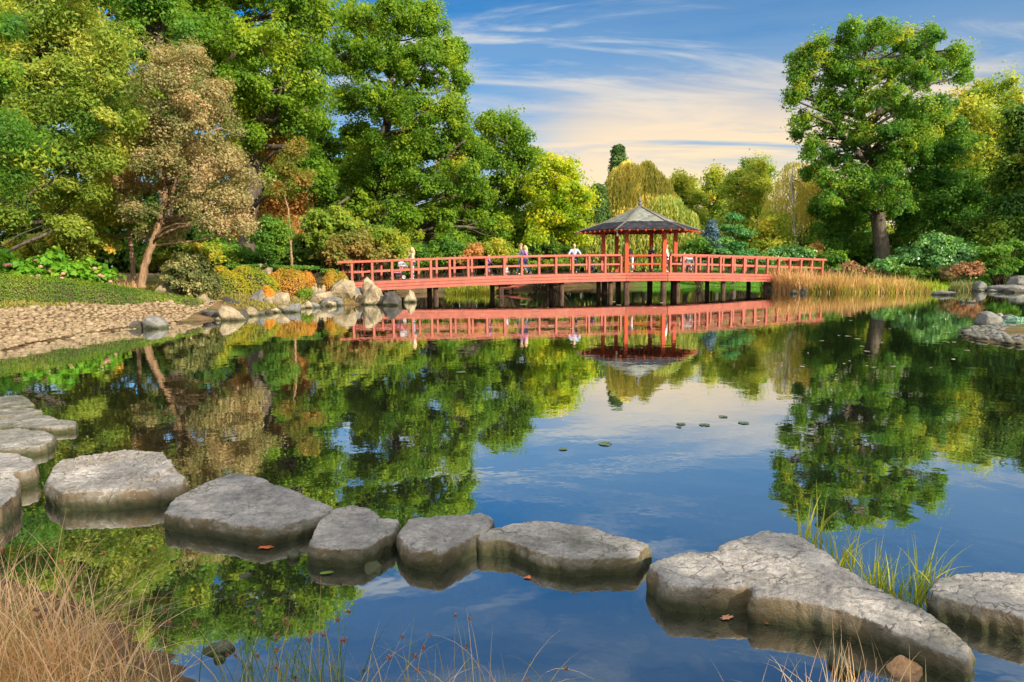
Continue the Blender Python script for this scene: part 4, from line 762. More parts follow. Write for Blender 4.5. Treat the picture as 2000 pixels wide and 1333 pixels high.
for (lab, Y, bl, mt, tk, sd) in [
  ('rounded yellow-topped tree right of the willow', 78, [(1335,355,28,20),(1320,380,28,24),(1350,385,28,26),(1330,420,34,28),(1360,430,28,28),(1345,460,34,26)], 'golden', [(1340,510,.3),(1340,430,.22),(1338,370,.1)], 51),
  ('slightly bluish green tree standing behind its yellow-topped neighbour', 88, [(1395,345,22,20),(1385,375,25,25),(1412,375,25,25),(1400,410,30,28),(1420,440,30,26),(1390,450,30,26)], 'mid', [(1400,510,.3),(1400,420,.22),(1398,360,.1)], 52),
  ('open golden-brown tree with dark forking limbs left of the birch', 72, [(1450,345,30,20),(1480,330,26,20),(1432,370,26,22),(1470,365,34,24),(1500,365,22,26),(1450,400,36,24),(1490,405,30,26),(1440,430,30,20)], 'golden', [(1468,510,.25),(1465,460,.2),(1462,410,.16),(1466,360,.08)], 53),
  ('bright green-topped tree peeping over the golden-brown tree', 92, [(1475,325,30,16),(1495,340,22,20),(1455,345,24,18)], 'fresh', [(1478,510,.3),(1478,420,.22),(1476,340,.1)], 54),
  ('orange-tinged tree between the birch and the great oak', 84, [(1590,335,22,20),(1605,355,22,24),(1580,370,25,25),(1600,395,26,28),(1585,420,28,26)], 'rust', [(1595,510,.3),(1594,420,.22),(1592,350,.1)], 55),
  ('dense green bush-like tree left of the birch stem', 60, [(1510,440,26,24),(1500,470,30,24),(1525,475,24,24),(1490,495,30,20)], 'mid', [(1508,515,.12),(1508,470,.08)], 56),
  ('deep purple-leaved small tree beside the birch stem', 66, [(1576,445,20,22),(1585,470,22,22),(1570,480,18,20)], 'purple', [(1580,515,.12),(1579,470,.08)], 57),
  ('yellow-green small tree behind the cloud-pruned pine', 70, [(1420,445,30,24),(1450,450,28,24),(1400,470,28,24),(1370,470,28,24)], 'barg', [(1425,512,.15),(1425,470,.1)], 58)]:
    tree('broadleaf_tree', lab, 'tree', Y, bl, G[mt], M_bark, tk, rc=.8, L=.34, dens=1.0 if sd != 53 else .7, seed=sd, group=GB, limb_r=.12)
tree('cloud_pine', 'dark cloud-pruned pine with flat tiered pads right of the pavilion', 'pine', 54, [(1432,425,16,8),(1425,445,18,8),(1445,455,20,8),(1415,468,18,8),(1440,480,24,9),(1410,492,22,8),(1455,495,22,8)], G['pine'], M_bark, [(1434,520,.14),(1436,490,.11),(1431,455,.08),(1432,428,.04)], rc=.45, L=.2, dens=1.3, seed=61, flat=.45, limb_r=.05)
# --- woods closing the view (far masses nobody could count)
def woods(name, label, Y, boxes, mat, seed, rc=1.4, L=.55, dens=.9):
    r = np.random.default_rng(seed); bl = []
    for x, y, rx, ry in boxes:
        Yb = Y+r.uniform(-5, 7); c = np.array(D(x, y, Yb)); bl.append((c, np.array([rx, (rx+ry)*.5, ry])*PX(Yb), 1.0))
    Cc, Oo, own = clusters_in(bl, rc, dens, r); V, Fq, t = cluster_leaves(Cc, Oo, rc*r.uniform(.7, 1.1, len(Cc)), int(1.5*math.pi*rc*rc/(.26*.65*L*L)), L, r)
    o = link(name, npmesh(name, V, Fq, t), mat); tag(o, label, 'woods', kind='stuff')
woods('woods', 'dark wood closing the view behind the oaks', 72, [(x, y, 70, 60) for x in range(-160, 780, 75) for y in (300, 400, 480, 515)]+[(x, y, 70, 55) for x in range(-160, 640, 80) for y in (-20, 90, 200)]+[(x, y, 60, 40) for x in range(780, 1180, 60) for y in (450, 510)], G['dark'], 71)
woods('woods', 'mixed wood closing the view behind the far shore', 100, [(x, y, 45, 40) for x in range(1180, 1640, 50) for y in (440, 485, 512)]+[(x, y, 70, 55) for x in range(1640, 2200, 70) for y in (400, 470, 512)]+[(x, 300, 60, 60) for x in range(1900, 2200, 70)], G['mid'], 72)
# ------------------------------------------------------------------ shrubs and hedges
def dome(x, yb, rx, h, Y, ry=None):
    c = D(x, yb, Y); s = PX(Y); return ((c.x, c.y, c.z), (rx*s, (ry if ry else rx*s), h*s))
hd = []
for i in range(15):
    t = i/14; x = -80+440*t; b = W(x, 601-2*t, .68-.25*t); hh = (1.15-.75*t*t)
    hd.append(((b.x-.75, b.y+.95, b.z-.05), (1.0, 1.1, hh)));
    if t < .8: hd.append(((b.x-2.0, b.y+1.9, b.z), (1.2, 1.3, hh+.12)))
clipped('clipped_hedge', 'long low clipped green hedge running above the cobbled bank', 'hedge', hd, G['box'], L=.05, n=120000, seed=1, tm=.5)
clipped('clipped_azalea', 'large rounded green and orange azalea clump left of the orange one', 'shrub', [dome(452,592,42,62,32), dome(500,582,40,56,32.6), dome(432,560,24,40,33.2), dome(425,590,24,42,31.6), dome(478,560,34,40,33.4), dome(525,582,24,44,33)], G['azal'], .08, 16000, 2)
clipped('clipped_azalea', 'smooth bright orange clipped azalea above the bank boulders', 'shrub', [dome(575,572,38,44,34), dome(540,576,30,42,34), dome(602,566,15,36,34.3), dome(555,570,34,44,34.6), dome(588,572,24,40,34.2)], G['orange'], .08, 14000, 3)
clipped('clipped_azalea', 'small squarish orange-green azalea squeezed against the bridge end', 'shrub', [dome(648,562,18,34,34.8), dome(668,562,14,30,34.9)], G['orange'], .08, 6000, 4, tm=.42)
clipped('clipped_azalea', 'little orange azalea overhanging the dark split boulder', 'shrub', [dome(522,584,16,24,31.2), dome(532,588,12,18,31.2)], G['azal'], .07, 3600, 5, tm=.7)
shrub('creeping_shrub', 'small yellow-green bush above the wedge boulder', 'shrub', 33.2, [(594,574,14,12),(605,582,10,9)], G['barg'], rc=.2, L=.1, seed=6)
shrub('creeping_juniper', 'flat bright green creeping conifer spreading behind the orange azalea', 'shrub', 36.5, [(560,522,30,5),(600,524,30,5),(500,520,25,5),(460,520,25,6),(640,530,20,6)], G['fresh'], rc=.22, L=.12, seed=7, flat=.4)
shrub('pieris_shrub', 'olive and cream leaved round bush at the hedge tip', 'shrub', 28.2, [(372,522,34,30),(345,548,26,24),(404,562,26,26),(372,562,28,24),(395,540,24,26),(335,530,18,18)], G['olive'], rc=.24, L=.11, seed=8, dens=1.5, tv=.2)
hy = [('hydrangea', 'hydrangea with big bright leaves at the frame edge, left of its neighbours', 24.5, [(10,515,45,28),(45,535,40,22),(-40,520,50,30)]), ('hydrangea', 'hydrangea in the middle of its row, its dark gaps showing under lime leaves', 25.3, [(95,512,40,26),(125,530,38,22),(80,540,30,14)]),
      ('hydrangea', 'hydrangea with most pink heads, beside the tawny ornamental grass', 26.0, [(180,525,38,24),(210,540,26,15),(160,542,35,14)])]
for i, (nm, lb, Y, bl) in enumerate(hy):
    t = shrub(nm, lb, 'shrub', Y, bl, G['hyd'], rc=.3, L=.24, seed=80+i, asp=.75, dens=1.1, group='hydrangeas behind the clipped hedge', cover=1.3)
    r = random.Random(i)
    for k in range(5):
        b = bl[r.randrange(len(bl))]; c = D(b[0]+r.uniform(-.8,.8)*b[2], b[1]+r.uniform(-.2,.9)*b[3], Y-.55); rr = np.random.default_rng(i*10+k); u = unit(rr.normal(size=(70, 3))); V, Fq = leaf_quads(np.array(c)+u*np.array([.075,.075,.05]), u, .05, .9, rr)
        if k == 0 and i == 0: M_flow = leafmat('hydrangea_petals', [(.22,.12,.10),(.36,.20,.18),(.45,.30,.24)], .3)
        link('flower_head', npmesh('flower_head', V, Fq, rr.random(70)), M_flow, t)
fill = [('yellow-green bush under the slim tree, behind the hydrangeas', 31, [(120,470,50,25),(60,480,50,25),(190,475,45,25)], 'willowy'), ('green undergrowth bush behind the olive-leaved bush', 34, [(330,490,40,28),(400,495,40,28),(300,510,30,20)], 'mid'),
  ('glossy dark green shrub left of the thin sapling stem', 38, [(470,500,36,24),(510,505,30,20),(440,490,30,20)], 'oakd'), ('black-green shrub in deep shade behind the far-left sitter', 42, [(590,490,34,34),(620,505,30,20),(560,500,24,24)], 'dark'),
  ('tall light green feathery shrub left of the brown barberry', 41, [(625,440,34,30),(660,430,34,26),(640,470,44,28),(690,445,28,24)], 'barg'), ('yellow-green shrub right of the brown barberry, behind the standing woman', 42, [(745,460,34,26),(770,480,30,24),(725,485,32,22),(785,505,20,16)], 'barg'),
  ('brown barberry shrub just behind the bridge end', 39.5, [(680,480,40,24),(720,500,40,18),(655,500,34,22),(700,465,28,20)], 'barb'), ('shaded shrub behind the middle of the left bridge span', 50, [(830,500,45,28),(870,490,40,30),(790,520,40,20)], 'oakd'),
  ('small orange-brown shrub on the shore behind the bridge', 50, [(925,490,22,18),(905,505,18,14)], 'rust'), ('round green shrub between the orange-brown shrub and the walking couple', 51, [(970,490,34,28),(1000,500,34,24)], 'mid'),
  ('dark shrub behind the man in the pale shirt', 54, [(1060,490,40,26),(1110,500,36,22)], 'dark'), ('low sunlit shrub on the shore left of the pavilion', 52, [(1020,520,40,14),(1090,520,40,14)], 'barg'),
  ('arching fern-green shrub right of the pavilion posts', 54, [(1365,480,26,18),(1385,495,24,16),(1345,495,22,16)], 'fresh'), ('clipped dark shrub under the cloud-pruned pine', 56, [(1440,505,30,14),(1480,505,30,14),(1410,510,26,12)], 'rhodo'),
  ('blue-green shrub below the white birch', 57, [(1530,495,34,18),(1565,500,28,18),(1500,508,26,12)], 'rhodo'), ('small russet shrub at the foot of the purple tree', 58, [(1590,490,16,18),(1600,505,16,12)], 'rust'),
  ('green shrub beyond the far bridge end', 56, [(1630,505,36,18),(1600,515,30,12)], 'oakd'), ('large rounded rhododendron mound right of the great oak trunk', 50, [(1830,480,46,24),(1870,500,46,26),(1790,500,42,24),(1840,510,60,22),(1760,515,32,16)], 'rhodo'),
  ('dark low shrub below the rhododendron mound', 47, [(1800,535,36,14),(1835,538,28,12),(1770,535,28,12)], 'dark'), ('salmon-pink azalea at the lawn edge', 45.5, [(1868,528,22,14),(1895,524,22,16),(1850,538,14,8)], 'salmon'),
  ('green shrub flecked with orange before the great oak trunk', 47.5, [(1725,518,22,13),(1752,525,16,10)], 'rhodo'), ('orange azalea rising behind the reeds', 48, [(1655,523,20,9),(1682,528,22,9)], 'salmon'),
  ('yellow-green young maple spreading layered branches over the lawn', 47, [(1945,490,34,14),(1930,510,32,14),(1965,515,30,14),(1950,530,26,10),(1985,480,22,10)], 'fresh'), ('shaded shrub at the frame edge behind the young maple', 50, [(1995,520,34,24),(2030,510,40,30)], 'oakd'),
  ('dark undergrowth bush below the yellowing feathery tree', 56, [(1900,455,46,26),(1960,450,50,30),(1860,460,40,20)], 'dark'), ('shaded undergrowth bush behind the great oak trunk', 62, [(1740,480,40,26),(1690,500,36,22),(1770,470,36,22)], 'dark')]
for i, (lb, Y, bl, mt) in enumerate(fill): shrub('shrub', lb, 'shrub', Y, bl, G[mt], rc=.4 if Y > 36 else .32, L=.2 if Y > 36 else .15, seed=100+i, dens=1.4, flat=.5 if 'layered' in lb else .7)
shrub('juniper', 'blue-green spiky juniper cushion on the pebble spit', 'shrub', 19.9, [(1965,634,18,9),(1985,630,20,12),(2010,632,22,14),(2040,630,25,16)], G['juni'], rc=.12, L=.08, asp=.3, seed=140, dens=1.6, cover=2.2)
# ------------------------------------------------------------------ blades
def blades(P, Hh, lean, width, r, segs=6, droop=1.0, az=None):
    """tapering curved ribbons: base points P (n,3), lengths Hh, lean = sideways reach as a share of length"""
    n = len(P); a = r.uniform(0, 6.283, n) if az is None else az; hdir = np.stack([np.cos(a), np.sin(a), np.zeros(n)], 1); t = np.linspace(0, 1, segs+1)[None, :, None]
    Hh = np.asarray(Hh)[:, None, None]; lean = np.asarray(lean)[:, None, None]
    c = P[:, None, :]+hdir[:, None, :]*Hh*lean*(t**1.8)+np.array([0, 0, 1.0])*Hh*(t*np.sqrt(np.maximum(.05, 1-lean**2*.6))-droop*lean*.45*t**3)
    fa = r.uniform(0, 6.283, n); sd = np.stack([np.cos(fa), np.sin(fa), np.zeros(n)], 1)[:, None, :]*np.asarray(width).reshape(-1, 1, 1)*np.maximum(1-t**2.2, .08)*.5
    V = np.stack([c-sd, c+sd], 2).reshape(n*(segs+1)*2, 3); b = (np.arange(n)*(segs+1)*2)[:, None]+np.arange(segs)[None, :]*2
    Fq = np.stack([b, b+1, b+3, b+2], -1).reshape(-1, 4); return V, Fq, np.repeat(np.arange(n), segs), c
def bladething(name, label, cat, P, Hh, lean, width, mat, r, kind=None, tint=None, segs=6, droop=1.0, group=None, part='blades', az=None):
    V, Fq, own, c = blades(P, Hh, lean, width, r, segs, droop, az); tn = (tint if tint is not None else r.random(len(P)))[own]
    if kind: o = link(name, npmesh(name, V, Fq, tn), mat); return tag(o, label, cat, group, kind), c
    root = empty(name, tuple(np.mean(P, 0))); tag(root, label, cat, group); link(part, npmesh(part, V, Fq, tn), mat, root); return root, c
M_reedt = leafmat('dry_reed', [(.13,.09,.035),(.27,.17,.07),(.38,.25,.12),(.36,.18,.09)], .3)
M_reedg = leafmat('green_reed', [(.05,.11,.012),(.12,.18,.02),(.26,.27,.03),(.36,.30,.05)], .4)
M_straw = leafmat('straw_grass', [(.10,.13,.045),(.31,.22,.11),(.50,.37,.22),(.45,.26,.17)], .3)
M_rush = leafmat('green_rush', [(.025,.07,.03),(.06,.12,.04),(.16,.17,.06),(.34,.24,.12)], .25)
M_seed = plainmat('seed_head', (.24,.10,.05), .9, .4, 60)
r5 = np.random.default_rng(55)
def reedbed(x0, x1, n, h0, h1, mat, label, depth=2.6, tm=(.2, .8), lean=(.05, .6)):
    t = r5.random(n); xs = x0+(x1-x0)*t; yb = np.interp(xs, [1510,1560,1640,1740,1825,1850], [569,571.5,572.5,572.5,571,569]); P = np.array([W(x, y) for x, y in zip(xs, yb)]); P[:,1] += r5.random(n)**1.3*depth-.15; P[:,2] = np.maximum(ground_z(P[:,:2]), -.15)
    bladething('reeds', label, 'reeds', P, (h0+(h1-h0)*t)*r5.uniform(.5, 1.1, n)*(.86+.22*np.sin(xs*.071+1)*np.sin(xs*.19)+.1*np.sin(xs*.5)), r5.uniform(*lean, n), r5.uniform(.025, .05, n), mat, r5, 'stuff', r5.uniform(*tm, n), 5)
reedbed(1508, 1815, 3600, 2.15, .85, M_reedt, 'tawny dry reeds hiding the far bridge end')
reedbed(1560, 1848, 2400, 1.05, .85, M_reedg, 'yellow-green reeds along the water in front of the dry ones', 1.8)
P = np.array([W(x, 572+4*q) for x, q in zip(r5.uniform(870, 965, 900), r5.random(900))])+np.stack([r5.normal(0, .1, 900), r5.uniform(0, 1.5, 900), np.zeros(900)], 1)
bladething('sedge_clump', 'bright yellow-green sedge on the shore seen beneath the bridge', 'grass', P, r5.uniform(.5, 1.0, 900), r5.uniform(.3, .9, 900), r5.uniform(.02, .04, 900), M_reedg, r5, None, None, 5)
P = np.array([D(x, 570, 42.5) for x in r5.uniform(1872, 1912, 420)])+np.stack([np.zeros(420), r5.uniform(0, 1, 420), np.zeros(420)], 1); P[:,2] = np.maximum(ground_z(P[:,:2]), 0)
bladething('sedge_clump', 'dark green sedge clump between the salmon azalea and the water', 'grass', P, r5.uniform(.5, .9, 420), r5.uniform(.2, .8, 420), r5.uniform(.02, .035, 420), M_rush, r5, None, None, 5)
P = np.array([D(235, 545, 26.2)+Vector((r5.normal(0, .22), r5.normal(0, .2), 0)) for _ in range(420)]); P[:,2] = ground_z(P[:,:2])
bladething('ornamental_grass', 'tawny ornamental grass tuft right of the hydrangeas', 'grass', P, r5.uniform(.6, 1.05, 420), r5.uniform(.2, .85, 420), r5.uniform(.01, .02, 420), M_reedt, r5, None, None, 5)
cand = np.column_stack([r5.uniform(10.5, 40, 90000), r5.uniform(38, 60, 90000)]); dd = pond_dist(cand); cand = cand[(dd > .05) & (dd < 9)]; P = np.column_stack([cand, ground_z(cand)])
M_lawn = leafmat('lawn_grass', [(.03,.12,.01),(.06,.20,.014),(.10,.27,.02),(.16,.30,.03)], .4)
bladething('grass', 'short green lawn on the far bank', 'grass', P, r5.uniform(.06, .15, len(P)), r5.uniform(.1, .7, len(P)), r5.uniform(.02, .04, len(P)), M_lawn, r5, 'stuff', None, 2)
cand = np.column_stack([r5.uniform(-20, -6, 90000), r5.uniform(14, 44, 90000)]); dd = pond_dist(cand); cand = cand[(dd > np.where(cand[:,1] > 27.5, .35, 2.9)) & (dd < 9)][:36000]; P = np.column_stack([cand, ground_z(cand)])
M_cover = leafmat('ground_cover', [(.06,.08,.015),(.14,.13,.03),(.22,.17,.05),(.16,.20,.03)], .3)
bladething('ground_cover', 'thin grass and dry leaves on the planted bank', 'ground cover', P, r5.uniform(.04, .16, len(P)), r5.uniform(.2, .9, len(P)), r5.uniform(.03, .06, len(P)), M_cover, r5, 'stuff', None, 2)
# ------------------------------------------------------------------ footbridge
m, nt, out = newmat('red_painted_wood'); v = pos_(nt, (0.5, 0.5, 5.0)); n1 = noise_(nt, v, 5, 7, .75); n2 = noise_(nt, pos_(nt), 1.1, 3)
c = ramp(nt, n1, [(.28, (.16,.030,.018)), (.48, (.30,.060,.033)), (.75, (.42,.105,.060))]).outputs[0]
c = mixc(nt, ramp(nt, n2, [(.55, (0,0,0)), (.75, (.5,.5,.5))]).outputs[0], c, (.44,.14,.085))
p = N(nt, 'ShaderNodeBsdfPrincipled'); p.inputs['Roughness'].default_value = .62; c = mixc(nt, ramp(nt, noise_(nt, pos_(nt, (1, 1, .35)), 2.6, 6, .7), [(.50, (0,0,0)), (.68, (.75,.75,.75))]).outputs[0], c, (.17,.04,.026)); c = mixc(nt, ramp(nt, noise_(nt, pos_(nt), 38, 3, .6), [(.62, (0,0,0)), (.72, (.5,.5,.5))]).outputs[0], c, (.40,.20,.15))
nt.links.new(c, p.inputs['Base Color']); nt.links.new(p.outputs[0], out.inputs[0]); M_red = m
M_red2 = plainmat('pavilion_red_paint', (.42,.060,.018), .5, .15, 3)
M_deckw = plainmat('weathered_deck', (.22,.12,.08), .8, .3, 5)
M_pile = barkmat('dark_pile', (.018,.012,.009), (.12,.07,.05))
PT = [(-8.62, 36.55), (-8.45, 36.8), (6.84, 42.05), (9.40, 42.05), (21.9, 46.5)]
A0 = Vector((-8.45, 36.8, 0)); A1 = Vector((6.84, 42.05, 0)); B0 = Vector((9.40, 42.05, 0)); B1 = Vector((20.7, 46.3, 0)); BW = 2.1
def zl(s): return .97+.315*(1-(1-s)**2)
def zr(s): return 1.285-.37*s**1.3
bridge = empty('footbridge', (0.5*(A1.x+B0.x), 43.5, 0)); tag(bridge, 'long red painted wooden footbridge across the pond, gently arched, on dark piles', 'footbridge')
def perp(a, b): t = (b-a).normalized(); return Vector((-t.y, t.x, 0))
nA, nB = perp(A0, A1), perp(B0, B1); nm_ = Vector((0, 1, 0))
Af0, Af1 = A0+nA*BW+Vector((-.25,-.1,0)), A1+nA*BW; Bf0, Bf1 = B0+nB*BW, B1+nB*BW
def span(P0, P1, zf, s0, s1, n): return [P0.lerp(P1, s0+(s1-s0)*i/n)+Vector((0, 0, zf(s0+(s1-s0)*i/n))) for i in range(n+1)]
UPV = Vector((0, 0, 1))
def boards(path, off, th, hs, name):
    """fascia: three planks one above the other along a path"""
    mb = MB(); z = 0.0
    for k, h in enumerate(hs):
        for i in range(len(path)-1): mb.beam(path[i]-UPV*(z+h/2), path[i+1]-UPV*(z+h/2), th+(.012 if k == 1 else 0), h-.02)
        z += h
    return mb.build(name, M_red, bridge)
def railing(P0, P1, zf, n, s0, s1, ends, inset):
    path = span(P0, P1, zf, s0, s1, n); hr = MB(); mr = MB(); d = (P1-P0).normalized()
    for i in range(n):
        hr.beam(path[i]+UPV*1.06-(d*ends[0] if i == 0 else Vector()), path[i+1]+UPV*1.06+(d*ends[1] if i == n-1 else Vector()), .17, .13)
        mr.beam(path[i]+UPV*.52+d*.09, path[i+1]+UPV*.52-d*.09, .06, .10)
    hr.build('handrail', M_red, bridge, bevel=.012); mr.build('mid_rail', M_red, bridge)
    for q in path: MB().beam(q-UPV*.03, q+UPV*.995, .16, .12, up=(d.x, d.y, 0)).build('post', M_red, bridge)
railing(A0, A1, zl, 15, 0, .985, (.75, 0), 0); railing(Af0, Af1, zl, 15, 0, .97, (.7, 0), 0); railing(B0, B1, zr, 13, .02, 1, (0, .3), 0); railing(Bf0, Bf1, zr, 13, .02, 1, (0, .3), 0)
out_ = lambda nrm: nrm*(-.14)
pa = [q+out_(nA) for q in span(A0, A1, zl, 0, 1, 10)]; pb = [q+out_(nB) for q in span(B0, B1, zr, 0, 1, 10)]
boards(pa, 0, .07, (.17,.17,.17), 'fascia'); boards([Vector((pa[-1].x+.02, pa[-1].y, pa[-1].z)), Vector((pb[0].x-.02, pb[0].y, pb[0].z))], 0, .07, (.17,.17,.17), 'fascia'); boards(pb, 0, .07, (.17,.17,.17), 'fascia')
boards([q+nA*.14 for q in span(Af0, Af1, zl, 0, .97, 10)], 0, .07, (.17,.17,.17), 'fascia'); boards([q+nB*.14 for q in span(Bf0, Bf1, zr, .02, 1, 10)], 0, .07, (.17,.17,.17), 'fascia')
for (p0, p1, f0, f1, zf, n) in ((A0, A1, Af0, Af1, zl, 90), (B0, B1, Bf0, Bf1, zr, 76)):
    mb = MB()
    for i in range(n):
        s = (i+.5)/n; a = p0.lerp(p1, s); b = f0.lerp(f1, s); z = zf(s)-.035; a.z = z; b.z = z; e = (b-a).normalized()*.08; mb.beam(a-e, b+e, (p1-p0).length/n-.012, .05)
    mb.build('deck', M_deckw, bridge)
for nrm, P0, P1, zf in ((nA, A0, A1, zl), (nB, B0, B1, zr)):
    for k in (.35, BW*.5, BW-.35):
        mb = MB()
        q = [a+nrm*k-UPV*.20 for a in span(P0, P1, zf, 0.0, 1, 10)]
        for i in range(10): mb.beam(q[i], q[i+1], .12, .24)
        mb.build('joist', M_deckw, bridge)
def on_line(x, P0, P1):
    """share along P0-P1 where photo column x meets it"""
    r = ray(x, 570); return max(0, min(1, (P0.y*r.x/r.y-P0.x)/((P1.x-P0.x)-(P1.y-P0.y)*r.x/r.y)))
for P0, P1, nrm, zf, xs in ((A0, A1, nA, zl, (853, 981, 1100, 1196)), (B0, B1, nB, zr, (1328, 1417, 1500, 1585))):
    for x in xs:
        s = on_line(x, P0, P1); a = P0.lerp(P1, s)
        for k in (.25, BW-.2):
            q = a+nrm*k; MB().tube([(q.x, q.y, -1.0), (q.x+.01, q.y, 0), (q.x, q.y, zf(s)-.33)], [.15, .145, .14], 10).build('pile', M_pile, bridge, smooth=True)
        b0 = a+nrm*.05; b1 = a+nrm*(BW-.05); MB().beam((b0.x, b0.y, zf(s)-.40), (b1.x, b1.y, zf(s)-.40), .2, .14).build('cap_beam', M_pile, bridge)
# ------------------------------------------------------------------ pavilion
PC = Vector((8.12, 44.15, 0)); PZ = 1.285
pav = empty('pavilion', (PC.x, PC.y, PZ)); tag(pav, 'red hexagonal garden pavilion with a grey shingled pointed roof, midway along the footbridge', 'pavilion')
hexp = lambda R, z, k: Vector((PC.x+R*math.cos(math.radians(60*k)), PC.y+R*math.sin(math.radians(60*k)), z))
mb = MB(); V = [tuple(hexp(2.42, PZ-.06, k)) for k in range(6)]+[tuple(hexp(2.42, PZ-.002, k)) for k in range(6)]
mb.add(V, [(5,4,3,2,1,0),(6,7,8,9,10,11)]+[(k,(k+1)%6,(k+1)%6+6,k+6) for k in range(6)]); mb.build('floor_deck', M_deckw, pav)
for k in (0, 1, 2, 3): 
    mb = MB(); z = PZ-.012
    if k in (1, 2) or True:
        for h in (.17,.17,.16):
            mb.beam(hexp(2.46, z-h/2, k), hexp(2.46, z-h/2, k+1), .06, h-.012); z -= h
    mb.build('edge_board', M_red, pav)
ZE = D(1198, 447, PC.y-3.25).z+.02; ZA = D(1248, 404, PC.y).z; ZK = ZE+(ZA-ZE)*.30
for k in range(6): q = hexp(2.28, 0, k); MB().box((q.x-.115, q.y-.115, PZ-.03), (q.x+.115, q.y+.115, ZE+.12)).build('post', M_red2, pav, bevel=.012)
for k in range(6):
    MB().beam(hexp(2.28, ZE+.02, k), hexp(2.28, ZE+.02, k+1), .12, .2).build('ring_beam', M_red2, pav)
for k in (3, 4, 5):                       # railings between the posts at the water side and back
    pass
def hexrail(k):
    a, b = hexp(2.28, 0, k), hexp(2.28, 0, k+1); d = (b-a).normalized(); a = a+d*.115; b = b-d*.115
    MB().beam(a+UPV*(PZ+1.03), b+UPV*(PZ+1.03), .12, .11).build('handrail', M_red2, pav); MB().beam(a+UPV*(PZ+.52), b+UPV*(PZ+.52), .06, .09).build('mid_rail', M_red2, pav)
    m_ = a.lerp(b, .5); MB().beam(m_+UPV*(PZ-.02), m_+UPV*(PZ+.98), .12, .12, up=(d.x, d.y, 0)).build('rail_post', M_red2, pav)
    if k != 4: return
    for t in (.0,): pass
a, b = hexp(2.28, 0, 4), hexp(2.28, 0, 5); d = (b-a).normalized(); a = a+d*.115; b = b-d*.115
MB().beam(a+UPV*(PZ+1.03), b+UPV*(PZ+1.03), .12, .11).build('handrail', M_red2, pav); MB().beam(a+UPV*(PZ+.52), b+UPV*(PZ+.52), .06, .09).build('mid_rail', M_red2, pav)
hexrail(1); hexrail(0); hexrail(2)
def roofmat(name, c1, c2, c3, row):
    m, nt, out = newmat(name); g = N(nt, 'ShaderNodeNewGeometry'); s = N(nt, 'ShaderNodeSeparateXYZ'); nt.links.new(g.outputs['Position'], s.inputs[0])
    z = math_(nt, 'MULTIPLY', s.outputs[2], row); fr = math_(nt, 'FRACT', z); n1 = noise_(nt, pos_(nt, (1.2, 1.2, 5)), 5, 5, .7)
    br = N(nt, 'ShaderNodeTexWhiteNoise', noise_dimensions='3D'); q = N(nt, 'ShaderNodeVectorMath', operation='SNAP'); nt.links.new(g.outputs['Position'], q.inputs[0]); q.inputs[1].default_value = (.22, .3, 1/row); nt.links.new(q.outputs[0], br.inputs[0])
    c = ramp(nt, math_(nt, 'ADD', math_(nt, 'MULTIPLY', n1, .6), math_(nt, 'MULTIPLY', br.outputs[0], .4)), [(.25, c1), (.5, c2), (.8, c3)]).outputs[0]
    p = N(nt, 'ShaderNodeBsdfPrincipled'); p.inputs['Roughness'].default_value = .9; p.inputs['Specular IOR Level'].default_value = .08; nt.links.new(c, p.inputs['Base Color'])
    b = N(nt, 'ShaderNodeBump'); b.inputs['Strength'].default_value = .8; b.inputs['Distance'].default_value = .03; nt.links.new(fr, b.inputs['Height']); nt.links.new(b.outputs[0], p.inputs['Normal']); nt.links.new(p.outputs[0], out.inputs[0]); return m
M_sh1 = roofmat('upper_shingles', (.085,.095,.082), (.15,.16,.14), (.22,.225,.20), 9); M_sh2 = roofmat('lower_shingles', (.012,.012,.016), (.024,.024,.031), (.046,.046,.053), 9)
RK = 2.35
def ringroof(R0, z0, R1, z1, name, mat, th=.06):
    V = [tuple(hexp(R0, z0, k)) for k in range(6)]+[tuple(hexp(R1, z1, k)) for k in range(6)]+[tuple(hexp(R0, z0-th, k)) for k in range(6)]+[tuple(hexp(R1, z1-th, k)) for k in range(6)]
    Fl = []
    for k in range(6):
        j = (k+1) % 6; Fl += [(k, j, j+6, k+6), (k+12, k+18, j+18, j+12), (k, k+12, j+12, j), (k+6, j+6, j+18, k+18)]
    return MB().add(V, Fl).build(name, mat, pav)
roof = ringroof(2.42, ZK-.02, .06, ZA, 'roof', M_sh1)
low_ = ringroof(3.80, ZE, 2.36, ZK+.03, 'lower_roof', M_sh2, .05); M_cop = plainmat('ridge_coping', (.13,.115,.10), .6)
for k in range(6): MB().beam(hexp(3.82, ZE+.015, k), hexp(2.38, ZK+.045, k), .07, .05).beam(hexp(2.40, ZK+.02, k), hexp(.1, ZA+.02, k), .06, .05).build('ridge', M_cop, pav)
for k in range(6): MB().beam(hexp(3.77, ZE-.06, k), hexp(3.77, ZE-.06, k+1), .04, .07).build('eave_board', M_pile, pav)
slope = (ZK-ZE)/(3.80-2.36)
for k in range(6):
    a, b = hexp(3.9, 0, k), hexp(3.9, 0, k+1)
    for t in np.linspace(.06, .94, 8):
        o = a.lerp(b, t); i = o+(PC-o)*.62; MB().beam((o.x, o.y, ZE-.13), (i.x, i.y, ZE-.13+slope*(o-i).length*1.0), .07, .10).build('rafter', M_red2, pav)
M_fin = plainmat('finial_metal', (.10,.10,.11), .5, .2)
fin = MB().lathe([(0.125,0.000),(0.156,0.038),(0.078,0.076),(0.117,0.122),(0.148,0.190),(0.117,0.258),(0.062,0.296),(0.086,0.334),(0.125,0.395),(0.101,0.456),(0.047,0.502),(0.027,0.562),(0.016,0.722)], (PC.x, PC.y, ZA-.04), 16).build('finial', M_fin, pav, smooth=True)
